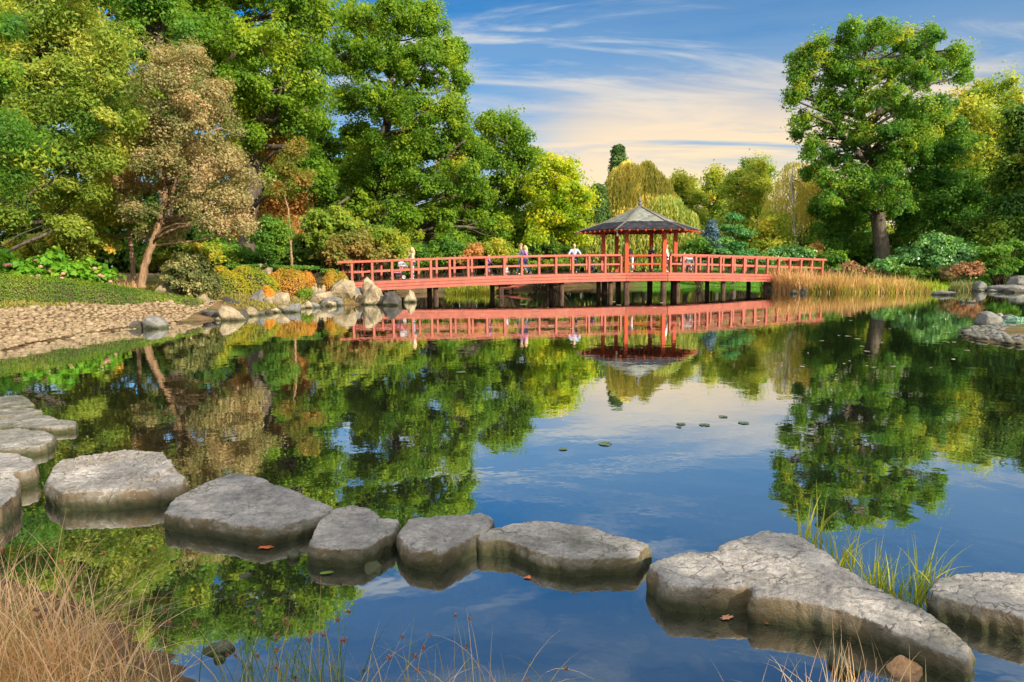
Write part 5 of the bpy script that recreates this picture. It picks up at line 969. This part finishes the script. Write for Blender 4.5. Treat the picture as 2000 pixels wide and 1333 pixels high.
for k in range(6):
    a, b = hexp(3.86, ZE-.04, k), hexp(4.02, ZE-.06, k); c = hexp(4.08, ZE-.18, k); d_ = hexp(3.98, ZE-.26, k); MB().tube([a, b, c, d_], [.05,.045,.04,.025], 7).build('corner_hook', M_cop, pav, smooth=True)
cb = hexp(3.84, ZE-.10, 4); MB().tube([cb, cb-UPV*.22], .012, 5).lathe([(.02,0),(.05,-.03),(.06,-.12),(.08,-.16)], (cb.x, cb.y, cb.z-.2), 10).build('wind_bell', M_cop, pav)
for k, R in ((3, 2.2), (4, 2.25), (5, 2.25), (0, 2.2), (1, 2.1), (2, 2.1)):
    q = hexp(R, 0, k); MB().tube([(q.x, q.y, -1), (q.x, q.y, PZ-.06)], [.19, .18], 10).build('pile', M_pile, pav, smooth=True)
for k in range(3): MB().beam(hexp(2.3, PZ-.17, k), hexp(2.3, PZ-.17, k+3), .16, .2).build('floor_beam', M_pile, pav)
# landing stage on the water behind the bridge
ls = D(990, 566, 46.5); L0 = empty('landing_stage', (ls.x, ls.y, 0)); tag(L0, 'low brown wooden landing with a sloping plank ramp, seen beneath the bridge', 'landing stage'); a = D(945, 563, 47); b = D(1000, 563, 46.5); c_ = D(1030, 553, 48)
for k in range(3): MB().beam(a+Vector((0, k*.45, 0)), b+Vector((0, k*.45, 0)), .4, .07).build('plank', M_red, L0)
MB().beam(b+Vector((.05, 0, .02)), c_, .9, .07).build('ramp', M_red, L0)
for q in (a, b): MB().tube([(q.x, q.y+.4, -1), (q.x, q.y+.4, q.z-.04)], .08, 8).build('leg', M_pile, L0)
MB().beam(a-UPV*.18+Vector((0,.1,0)), b-UPV*.18+Vector((0,.1,0)), .1, .1).build('rail', M_pile, L0)
# ------------------------------------------------------------------ people
def skin_mesh(chains, radii, sub=1):
    """chains: list of lists of joint names; joints: name -> (pos, radius)"""
    names = list(radii); ix = {n: i for i, n in enumerate(names)}; ed = set()
    for ch in chains:
        for a, b in zip(ch, ch[1:]): ed.add((ix[a], ix[b]))
    me = bpy.data.meshes.new('skin_src'); me.from_pydata([tuple(radii[n][0]) for n in names], list(ed), [])
    o = bpy.data.objects.new('tmp_skin', me); C.objects.link(o); md = o.modifiers.new('s', 'SKIN'); md.use_smooth_shade = True
    me.skin_vertices or None
    sk = me.skin_vertices[0].data
    for i, n in enumerate(names):
        q = radii[n][1]; sk[i].radius = (q, q) if isinstance(q, (int, float)) else q; sk[i].use_root = (i == 0)
    sb = o.modifiers.new('b', 'SUBSURF'); sb.levels = sub; sb.render_levels = sub
    dg = bpy.context.evaluated_depsgraph_get(); dg.update(); out = bpy.data.meshes.new_from_object(o.evaluated_get(dg)); bpy.data.objects.remove(o); return out
def ellipsoid(c, R, n=2):
    bm = bmesh.new(); bmesh.ops.create_icosphere(bm, subdivisions=n, radius=1.0); V = np.array([v.co for v in bm.verts])*np.array(R)+np.array(c); Fc = [tuple(v.index for v in f.verts) for f in bm.faces]; bm.free(); return V, Fc
M_skin = plainmat('skin', (.55,.33,.24), .6, .06); 
_cm = {}
def cloth(col):
    if col not in _cm: _cm[col] = plainmat('cloth', col, .85, .12, 14)
    return _cm[col]
def person(label, loc, face, h=1.7, top=(.5,.3,.3), legs=(.1,.15,.3), hair=(.1,.06,.03), shoe=(.03,.03,.03), pose=None, long_hair=False, female=False, shorts=False, group=None):
    """face: heading in degrees (0 = looking along +X). pose: joint overrides in a 1.7 m body frame, x forward, y to the person's own side, z up"""
    J = dict(pelvis=(0,0,.93), spine=(0,0,1.10), chest=(0,0,1.30), neck=(0,0,1.46), head=(.01,0,1.60),
             shl=(0,.17,1.39), ell=(-.02,.22,1.11), wrl=(.06,.21,.87), shr=(0,-.17,1.39), elr=(-.02,-.22,1.11), wrr=(.06,-.21,.87),
             hil=(0,.09,.90), knl=(.02,.10,.49), anl=(-.02,.10,.09), tol=(.14,.11,.03), hir=(0,-.09,.90), knr=(.02,-.10,.49), anr=(-.02,-.10,.09), tor=(.14,-.11,.03))
    if female: J.update(shl=(0,.15,1.38), shr=(0,-.15,1.38), hil=(0,.095,.9), hir=(0,-.095,.9))
    if pose: J.update(pose)
    s = h/1.7; J = {k: Vector(v)*s for k, v in J.items()}
    root = empty('person', loc, math.radians(face)); tag(root, label, 'person', group)
    rad = dict(pelvis=.135, spine=.12, chest=.145, neck=.055, head=.05, shl=.06, ell=.042, wrl=.028, shr=.06, elr=.042, wrr=.028, hil=.088, knl=.056, anl=.038, tol=.034, hir=.088, knr=.056, anr=.038, tor=.034)
    R = {k: (J[k], (rad[k]*s*(1.12 if k in ('pelvis','chest') else 1), rad[k]*s*(.75 if k in ('pelvis','spine','chest') else 1))) for k in J}
    ch = [['pelvis','spine','chest','neck','head'],['chest','shl','ell','wrl'],['chest','shr','elr','wrr'],['pelvis','hil','knl','anl','tol'],['pelvis','hir','knr','anr','tor']]
    for sd in 'lr':                       # palm and five fingers
        w = J['wr'+sd]; d = (w-J['el'+sd]).normalized(); side = d.cross(Vector((1, 0, .2))); side = side.normalized() if side.length > .05 else Vector((0, 1, 0)); fw = side.cross(d)
        R['pa'+sd] = (w+d*.06*s, (.030*s, .016*s)); ch.append(['wr'+sd, 'pa'+sd])
        for i, (o, L) in enumerate(((-.027,.07),(-.009,.085),(.009,.08),(.026,.06))):
            R[f'f{i}{sd}'] = (w+d*.095*s+side*o*s, .009*s); R[f'g{i}{sd}'] = (w+d*(.095+L*.8)*s+side*o*1.2*s+fw*.025*s, .008*s); ch.append(['pa'+sd, f'f{i}{sd}', f'g{i}{sd}'])
        R[f't0{sd}'] = (w+d*.04*s-side*.035*s, .010*s); R[f't1{sd}'] = (w+d*.075*s-side*.055*s+fw*.01*s, .008*s); ch.append(['wr'+sd, f't0{sd}', f't1{sd}'])
    me = skin_mesh(ch, R); bm = bmesh.new(); bm.from_mesh(me)
    hd = J['head']; up = (hd-J['neck']).normalized(); 
    def add(V, Fc):
        vs = [bm.verts.new(v) for v in V]
        for f in Fc: bm.faces.new([vs[i] for i in f])
    hc = hd+up*.03*s
    add(*ellipsoid(hc, (.098*s, .076*s, .118*s))); add(*ellipsoid(hc+Vector((.03,0,-.055))*s, (.055*s,.052*s,.06*s), 1)); add(*ellipsoid(hc+Vector((.10,0,-.015))*s, (.022*s,.014*s,.028*s), 1))
    for q in (-1, 1): add(*ellipsoid(hc+Vector((-.005,.078*q,-.01))*s, (.022*s,.010*s,.032*s), 1))
    bm.to_mesh(me); bm.free()
    me = evaluated(me, [('REMESH', dict(mode='VOXEL', voxel_size=.011*s, use_smooth_shade=True))]); link('body', me, M_skin, root, local=True)
    for q in (-1, 1):
        V, Fc = ellipsoid(hc+Vector((.088,.030*q,.010))*s, (.012*s,.014*s,.009*s), 1); MB().add(V, Fc).build('eye', cloth((.03,.02,.02)), root, True, local=True)
    V, Fc = ellipsoid(hc+Vector((.088,0,-.058))*s, (.012*s,.024*s,.007*s), 1); MB().add(V, Fc).build('mouth', cloth((.35,.12,.10)), root, True, local=True)
    mb = MB(); V, Fc = ellipsoid(hc+Vector((-.020,0,.026))*s, (.100*s,.086*s,.110*s)); V = V[:]; keep = V.copy(); keep[:,0] = np.minimum(keep[:,0], hc.x+.062*s+np.maximum(0, keep[:,2]-hc.z-.03*s)*.6); mb.add(keep, Fc)
    if long_hair: mb.tube([hc+Vector((-.05,0,.02))*s, hc+Vector((-.085,0,-.12))*s, hc+Vector((-.10,0,-.28))*s, hc+Vector((-.09,0,-.36))*s], [.085*s,.085*s,.07*s,.03*s], 10)
    mb.build('hair', cloth(hair), root, True, local=True)
    T = {k: (J[k], (R[k][1][0]+.014*s, R[k][1][1]+.014*s)) for k in ('pelvis','spine','chest','shl','ell','shr','elr')}
    for sd in 'lr': T['cf'+sd] = (J['el'+sd].lerp(J['wr'+sd], .88), .042*s)
    T['nk'] = (J['chest'].lerp(J['neck'], .62), .068*s); T['hem'] = (J['pelvis']-Vector((0,0,.06*s)), (.165*s,.12*s))
    link('top', skin_mesh([['hem','pelvis','spine','chest','nk'],['chest','shl','ell','cfl'],['chest','shr','elr','cfr']], {k: T[k] for k in ('pelvis','hem','spine','chest','nk','shl','ell','cfl','shr','elr','cfr')}), cloth(top), root, local=True)
    B = {k: (J[k], R[k][1][0]+.013*s) for k in ('hil','knl','hir','knr')}; B = dict(pelvis=(J['pelvis'], (.155*s,.112*s)), **B)
    for sd in 'lr': B['cu'+sd] = (J['kn'+sd].lerp(J['an'+sd], .05 if shorts else .93), .066*s if shorts else .055*s)
    link('trousers', skin_mesh([['pelvis','hil','knl','cul'],['pelvis','hir','knr','cur']], B), cloth(legs), root, local=True)
    for sd in 'lr':
        a, t = J['an'+sd], J['to'+sd]; link('shoe', skin_mesh([['h','m','t']], dict(h=(a-Vector((.03,0,.04))*s, .045*s), m=(a.lerp(t, .5)-Vector((0,0,.015*s)), .044*s), t=(t+(t-a).normalized()*.03*s, .036*s))), cloth(shoe), root, local=True)
    return root
def on_deck(x, q=.5):
    """a spot on the deck in photo column x, q = share of the way across"""
    if x < 1215: s = on_line(x, A0, A1); p = A0.lerp(A1, s)+nA*BW*q; z = zl(s)
    elif x > 1310: s = on_line(x, B0, B1); p = B0.lerp(B1, s)+nB*BW*q; z = zr(s)
    else: Y = PC.y-1.9+3.6*q; p = D(x, 530, Y); z = PZ
    r = ray(x, 530); X = r.x/r.y*p.y; return Vector((X, p.y, z-.008))
WALK = dict(hil=(0,.09,.9), knl=(.20,.09,.52), anl=(.26,.09,.10), tol=(.40,.10,.06), knr=(-.04,-.09,.50), anr=(-.34,-.09,.17), tor=(-.24,-.10,.04), ell=(-.16,.22,1.14), wrl=(-.05,.22,.93), elr=(.12,-.21,1.12), wrr=(.28,-.17,1.0))
person('standing woman with long fair hair, peach top and light jeans, hand to chin', on_deck(806, .35), 200, 1.70, (.60,.38,.30), (.26,.40,.55), (.48,.32,.17), (.5,.45,.4), dict(elr=(.12,-.20,1.16), wrr=(.17,-.06,1.36), wrl=(.22,.12,1.12), ell=(.04,.22,1.12)), True, True)
person('child in a purple jacket and dark jeans walking along the bridge', on_deck(954, .5), 10, 1.22, (.30,.10,.42), (.05,.08,.14), (.10,.06,.04), (.6,.6,.6), WALK)
person('toddler in white with fair hair crouching on the deck', on_deck(990, .55), 220, .82, (.80,.78,.76), (.75,.73,.70), (.55,.38,.18), (.6,.6,.6), dict(pelvis=(-.16,0,.42), spine=(-.10,0,.62), chest=(.02,0,.82), neck=(.08,0,.98), head=(.13,0,1.12), shl=(.02,.17,.90), shr=(.02,-.17,.90), ell=(.18,.2,.70), wrl=(.34,.14,.60), elr=(.18,-.2,.70), wrr=(.34,-.14,.60), hil=(-.14,.09,.42), hir=(-.14,-.09,.42), knl=(.22,.14,.48), knr=(.22,-.14,.48), anl=(.02,.12,.09), anr=(.02,-.12,.09), tol=(.18,.13,.03), tor=(.18,-.13,.03)), female=True)
person('fair-haired woman in a purple jacket and blue jeans striding beside a man', on_deck(1026, .4), 175, 1.66, (.38,.14,.46), (.06,.13,.32), (.52,.36,.16), (.5,.5,.5), WALK, True, True)
person('man in a grey-lilac shirt walking just ahead of the woman in purple', on_deck(1018, .65), 178, 1.80, (.42,.38,.48), (.10,.13,.20), (.22,.15,.10), (.06,.05,.05), WALK)
person('man in a pale blue shirt leaning with arms spread on the handrail', on_deck(1122, .26), 262, 1.76, (.34,.43,.62), (.025,.025,.035), (.30,.20,.13), (.03,.03,.03), dict(chest=(.06,0,1.28), neck=(.10,0,1.43), head=(.13,0,1.56), shl=(.06,.18,1.36), shr=(.06,-.18,1.36), ell=(.08,.33,1.16), wrl=(.30,.36,1.09), elr=(.10,-.30,1.14), wrr=(.32,-.30,1.09)))
person('child in dark clothes squatting on the deck left of the pavilion', on_deck(1156, .6), 300, 1.15, (.05,.06,.12), (.04,.06,.14), (.06,.04,.03), (.04,.04,.04), dict(pelvis=(-.16,0,.42), spine=(-.08,0,.60), chest=(.06,0,.78), neck=(.16,0,.92), head=(.22,0,1.04), shl=(.06,.17,.86), shr=(.06,-.17,.86), ell=(.24,.2,.66), wrl=(.38,.12,.52), elr=(.24,-.2,.66), wrr=(.38,-.12,.52), hil=(-.14,.09,.42), hir=(-.14,-.09,.42), knl=(.22,.14,.48), knr=(.22,-.14,.48), anl=(.02,.12,.09), anr=(.02,-.12,.09), tol=(.18,.13,.03), tor=(.18,-.13,.03)))
person('man in a dark top and white trousers bending forward in the pavilion', on_deck(1234, .40), 190, 1.82, (.16,.22,.30), (.62,.60,.56), (.18,.14,.10), (.2,.2,.2), dict(spine=(.05,0,1.10), chest=(.17,0,1.26), neck=(.29,0,1.37), head=(.38,0,1.48), shl=(.18,.17,1.33), shr=(.18,-.17,1.33), ell=(.30,.2,1.10), wrl=(.42,.15,.95), elr=(.28,-.2,1.08), wrr=(.42,-.14,.95)))
person('woman in dark clothes with fair hair standing at the back of the pavilion', on_deck(1272, .72), 240, 1.66, (.05,.07,.10), (.06,.09,.13), (.45,.30,.16), (.04,.04,.04), None, True, True)
person('person in a white shirt and dark shorts beside the front pavilion post', on_deck(1301, .45), 330, 1.72, (.74,.74,.74), (.04,.04,.09), (.09,.06,.05), (.6,.6,.6), dict(elr=(.10,-.21,1.14), wrr=(.24,-.14,1.02)), shorts=True)
SIT = dict(pelvis=(-.10,0,.48), spine=(-.09,0,.66), chest=(-.02,0,.86), neck=(.02,0,1.02), head=(.05,0,1.16), shl=(-.02,.17,.95), shr=(-.02,-.17,.95), ell=(.08,.22,.72), wrl=(.28,.15,.62), elr=(.08,-.22,.72), wrr=(.28,-.15,.62), hil=(-.06,.09,.48), hir=(-.06,-.09,.48), knl=(.36,.11,.50), knr=(.36,-.11,.50), anl=(.34,.11,.09), anr=(.34,-.11,.09), tol=(.50,.12,.03), tor=(.50,-.12,.03))
def stool(label, p, f, h):
    o = empty('stool', (p.x, p.y, p.z), math.radians(f)); tag(o, label, 'stool'); z = .48*h/1.7-.10; MB().box((-.24,-.2,z-.05), (.12,.2,z)).build('seat', M_deckw, o, bevel=.01, local=True)
    for a in (-.2, .08):
        for b_ in (-.16, .16): MB().beam((a, b_, .004), (a, b_, z-.05), .04, .04, up=(1,0,0)).build('leg', M_deckw, o, local=True)
pq = on_deck(1336, .55); person('person in a pinkish top sitting on the bridge just right of the pavilion', pq, 250, 1.62, (.62,.38,.36), (.58,.44,.40), (.12,.07,.04), (.3,.2,.2), SIT, False, True); stool('low stool under the person in the pinkish top', pq, 250, 1.62)
pq = on_deck(1347, .45); person('person in grey sitting beside the one in the pinkish top', pq, 285, 1.58, (.36,.36,.38), (.34,.36,.40), (.10,.07,.05), (.1,.1,.1), SIT, False, False); stool('low stool under the person in grey', pq, 285, 1.58)
g0 = D(578, 522, 38.5); g0.z = gz(g0.x, g0.y); person('person in a blue top sitting by the dark wood behind the azaleas', g0, 300, 1.7, (.06,.10,.45), (.05,.06,.1), (.2,.12,.07), (.05,.05,.05), SIT); stool('bench stool under the sitter in blue', g0, 300, 1.7)
g1 = D(586, 522, 38.2); g1.z = gz(g1.x, g1.y); person('person with a red scarf-coloured top sitting next to the sitter in blue', g1, 290, 1.66, (.45,.08,.05), (.05,.06,.1), (.2,.12,.07), (.05,.05,.05), SIT); stool('bench stool under the sitter in red', g1, 290, 1.66)
# pushchair
q = on_deck(777, .35); st = empty('pushchair', (q.x, q.y, q.z+.003), math.radians(188)); tag(st, 'pushchair with white-rimmed wheels and a pink and white seat beside the standing woman', 'pushchair')
M_blk = plainmat('black_rubber', (.02,.02,.02), .7, .1); M_rim = plainmat('white_rim', (.7,.7,.7), .4, .05); M_frame = plainmat('pushchair_frame', (.10,.10,.11), .4, .1, metal=.6)
def torus(c, R, rr, n=20, k=8):
    V = []; Fl = []
    for i in range(n):
        a = 2*math.pi*i/n
        for j in range(k): b_ = 2*math.pi*j/k; V.append((c[0]+(R+rr*math.cos(b_))*math.cos(a), c[1]+rr*math.sin(b_), c[2]+(R+rr*math.cos(b_))*math.sin(a)))
    for i in range(n):
        for j in range(k): Fl.append((i*k+j, i*k+(j+1) % k, ((i+1) % n)*k+(j+1) % k, ((i+1) % n)*k+j))
    return V, Fl
for wx, wy, wr in ((-.32,.25,.15),(-.32,-.25,.15),(.34,.16,.11),(.34,-.16,.11)):
    w_ = MB().add(*torus((wx, wy, wr), wr-.03, .03)).build('wheel', M_blk, st, True, local=True)
    h_ = MB().add(*torus((wx, wy, wr), wr-.065, .014)); 
    for a in range(6): h_.tube([(wx, wy, wr), (wx+(wr-.06)*math.cos(a*1.047), wy, wr+(wr-.06)*math.sin(a*1.047))], .008, 5)
    h_.build('rim', M_rim, st, True, local=True)
fm = MB()
for y in (-.22, .22): fm.tube([(-.32, y, .15), (.05, y*.9, .52), (.34, y*.75, .11)], .014, 6).tube([(.05, y*.9, .52), (-.45, y, 1.02)], .014, 6)
fm.build('frame', M_frame, st, local=True); MB().tube([(-.45,-.22,1.02),(-.48,0,1.05),(-.45,.22,1.02)], .02, 8).build('handle', M_blk, st, local=True)
MB().add([(-.28,-.19,.75),(-.28,.19,.75),(-.10,.19,.42),(-.10,-.19,.42),(.20,.19,.44),(.20,-.19,.44),(-.33,-.19,.72),(-.33,.19,.72),(-.12,.19,.36),(-.12,-.19,.36),(.21,.19,.39),(.21,-.19,.39)], [(0,1,2,3),(3,2,4,5),(7,6,9,8),(8,9,11,10),(0,6,7,1),(5,4,10,11),(1,7,8,2),(0,3,9,6),(2,8,10,4),(3,5,11,9)]).build('seat', cloth((.55,.18,.28)), st, local=True)
V = []; Fl = []
for i in range(9):
    a = math.radians(60+i*14)
    for k in range(7): b_ = math.pi*k/6; V.append((-.20+.36*math.cos(a), .23*math.cos(b_), .62+.36*math.sin(a)*(.35+.65*math.sin(b_))))
for i in range(8):
    for k in range(6): Fl.append((i*7+k, i*7+k+1, (i+1)*7+k+1, (i+1)*7+k))
cm_ = MB().add(V, Fl).mesh('hood', True); link('hood', evaluated(cm_, [('SOLIDIFY', dict(thickness=.015))]), cloth((.70,.66,.68)), st, local=True)
MB().box((-.20,-.17,.18), (.14,.17,.30)).build('basket', M_frame, st, bevel=.02, local=True)
# ------------------------------------------------------------------ foreground grasses
r6 = np.random.default_rng(66)
def tuft(label, px, n, h, lean, w, mat, spread, seeds=0, name='grass_tuft', z=None, tm=(.1,.9), az=None, droop=1.0, zb=-.05):
    P = []; 
    for _ in range(n):
        c = W(px[0], px[1], 0); P.append((c.x+r6.normal(0, spread), c.y+r6.normal(0, spread*.8), 0))
    P = np.array(P); P[:,2] = np.maximum(ground_z(P[:,:2]), zb)-.02
    hh = r6.uniform(h[0], h[1], n); o, c = bladething(name, label, 'grass', P, hh, r6.uniform(*lean, n), r6.uniform(*w, n), mat, r6, None, r6.uniform(*tm, n), 7, droop, None, 'blades', az)
    ids = r6.permutation(n)[:seeds]
    for i in ids:
        rr = r6; t = int(rr.integers(5, 8)); ctr = c[i, t]; m_ = 26; u = unit(rr.normal(size=(m_, 3))); V, Fq = leaf_quads(ctr+u*np.array([.009,.009,.013])*rr.random((m_, 1))*1.1, u, .012, .5, rr); link('seed_head', npmesh('seed_head', V, Fq), M_seed, o)
    return o
for k, (px, py, n, hi, sp, lab) in enumerate([(20,1420,300,.86,.16,'dense tan tussock in the lower corner, at its thickest by the frame edge'),(125,1400,250,.78,.15,'arching tan tussock whose seed stems lean over the water'),(-70,1330,190,.8,.16,'tan tussock furthest out, cut by the frame edge'),(225,1440,130,.55,.12,'sparse low end of the tan tussocks, beside the flat pale stone')]):
    tuft(lab, (px, py), n, (hi*.45, hi), (.15, .92), (.0032, .006), M_straw, sp, 16 if k < 2 else 8, tm=(.05, 1))
tuft('green rush clump with brown seed heads at the bottom edge, nearest the tan tussocks', (520,1420), 70, (.28,.66), (.05,.5), (.0045,.0065), M_rush, .09, 12, 'rush_clump')
tuft('upright green rush clump with brown seed heads, right of its neighbour', (640,1425), 60, (.28,.62), (.05,.45), (.0045,.0065), M_rush, .08, 10, 'rush_clump')
tuft('thin scatter of bending brown rushes at the bottom edge', (790,1430), 40, (.25,.62), (.1,.8), (.004,.006), M_straw, .14, 8, 'rush_clump', tm=(.0,.6))
tuft('brown rush clump in the middle of the bottom edge', (950,1430), 55, (.25,.58), (.1,.75), (.004,.006), M_straw, .13, 9, 'rush_clump', tm=(.0,.7))
tuft('few dry stems before the largest stepping stone', (1560,1430), 26, (.25,.52), (.1,.7), (.004,.006), M_straw, .12, 0, 'dry_stems', tm=(.4,1))
tuft('upright dry orange stems in front of the largest stepping stone', (1690,1400), 60, (.2,.50), (.05,.4), (.0035,.006), M_straw, .11, 0, 'dry_stems', tm=(.4,1))
tuft('faint green stems in the bottom corner', (1930,1420), 14, (.15,.34), (.1,.6), (.003,.005), M_rush, .1, 0, 'dry_stems')
for k, (px, py, n, h, lab) in enumerate([(1592,1072,26,.34,'iris blades at the tip of the largest slab, farthest out'),(1650,1112,34,.30,'iris blades growing from the slab edge, next to the farthest'),(1722,1158,44,.28,'thickest iris blades halfway along the slab edge'),(1770,1180,40,.26,'iris blades between the slab and the dark mossy stone'),(1808,1172,40,.34,'tallest iris blades against the dark mossy stone')]):
    tuft('yellow-green '+lab, (px-6, py-12), n, (h*.75, h*1.75), (.05, .5), (.007, .015), M_reedg, .055, 0, 'iris_clump', tm=(.2,.9), zb=-.12)
# lily pads and floating leaves
M_pad = plainmat('lily_pad', (.06,.095,.045), .45, .3, 8); M_leafr = plainmat('red_leaf', (.45,.10,.03), .6, .3, 40); M_leafo = plainmat('oak_leaf', (.40,.20,.12), .7, .3, 40); M_leafg = plainmat('green_lily_leaf', (.09,.16,.02), .5, .3, 20); M_drift = plainmat('drifting_leaf', (.42,.40,.30), .7, .3, 30)
def pad(label, x, y, rpx, mat, name='lily_pad', cat='lily pad', seed=1, group=None, lobes=0, asp=1.0):
    c = W(x, y, .006); R = rpx*c.y/F; r = random.Random(seed); a0 = r.uniform(0, 6.28); n = 22; V = [(c.x, c.y, .009)]; 
    for k in range(n):
        a = a0+.18+(6.28-.36)*k/(n-1); q = R*(1+(.28*math.cos(a*lobes) if lobes else .05*r.uniform(-1, 1))); q2 = (q*math.cos(a), q*math.sin(a)*asp); V.append((c.x+q2[0]*math.cos(a0)-q2[1]*math.sin(a0), c.y+q2[0]*math.sin(a0)+q2[1]*math.cos(a0), .006+.003*r.random()))
    return tag(link(name, npmesh(name, V, [(0, k, k+1) for k in range(1, n)]), mat), label, cat, group)
for i, (x, y, q) in enumerate([(1376,830,15),(1330,828,13),(1182,867,19),(1099,877,13),(1412,814,13),(1452,826,15),(1326,834,8),(690,731,12),(900,727,14),(752,742,9)]):
    pad('flat green lily pad floating on the open dark water of the pond', x, y, q*.72, M_pad, seed=i, group='lily pads on the open water')
for i in range(46):
    x, y = (r6.uniform(1560, 1900), r6.uniform(622, 722)) if i < 24 else (r6.uniform(760, 1540), r6.uniform(588, 650))
    pad('small pale leaf drifting on the dark water between bridge and far bank', x, y, r6.uniform(3, 8), M_drift, 'drifting_leaf', 'leaf', 200+i, 'leaves drifting near the bridge', 0, .5)
pad('red leaf floating under the front corner of the kite-shaped stone', 520, 1069, 15, M_leafr, 'fallen_leaf', 'leaf', 31, None, 5, .5)
pad('pink-brown oak leaf floating in front of the largest slab', 1420, 1206, 15, M_leafo, 'fallen_leaf', 'leaf', 32, None, 7, .5)
pad('tiny red leaf at the foot of the largest slab, right of the oak leaf', 1497, 1217, 5, M_leafr, 'fallen_leaf', 'leaf', 33, None, 5, .8)
pad('small red leaf at the waterline under the broad pointed stone', 1031, 1128, 7, M_leafr, 'fallen_leaf', 'leaf', 34, None, 3, .8)
pad('bright green lily leaf beside the rounded stepping stone', 638, 1119, 14, M_leafg, 'lily_pad', 'lily pad', 35, None, 0, .5)
# trees beside and behind the viewer, out of frame, whose crowns shade the near stones and the far right bank
def plain_tree(label, x, y, h, R, seed, n=60, rc=1.1, L=.4):
    r = np.random.default_rng(seed); g = gz(x, y); o = empty('broadleaf_tree', (x, y, g)); tag(o, label, 'tree'); u = unit(r.normal(size=(n, 3))); Cc = np.array([x, y, g+h-R*.9])+u*np.array([R, R, R*.85])*(.3+.7*r.random((n, 1))**.5); V, Fq, t = cluster_leaves(Cc, u, rc, 130, L, r); link('crown', npmesh('crown', V, Fq, t), G['oak'], o)
    mb = MB(); mb.tube([(x, y, g-.2), (x+.2, y, g+h*.4), (x, y+.2, g+h*.85)], [.35, .28, .08], 9)
    for c in Cc[:24]: mb.tube(curve_pts((x, y, g+h*.45), c, r, .1, 5), np.linspace(.1, .03, 5), 5)
    mb.build('trunk', M_bark, o, smooth=True)
plain_tree('tree just behind the viewer whose crown dapples the largest stepping slab', 12.5, -8.5, 9.5, 4.4, 901, 15)
plain_tree('tree behind the viewer dappling the kite-shaped stones', 7.0, -9.5, 9.5, 4.2, 902, 13)
plain_tree('tree beside the pond out of frame dappling the dark mossy slab', 16.5, -3.0, 10, 4.2, 903, 15)
plain_tree('tall tree out of frame shading the far lawn', 50, 40, 15, 6.5, 904, 50, 1.4, .5)
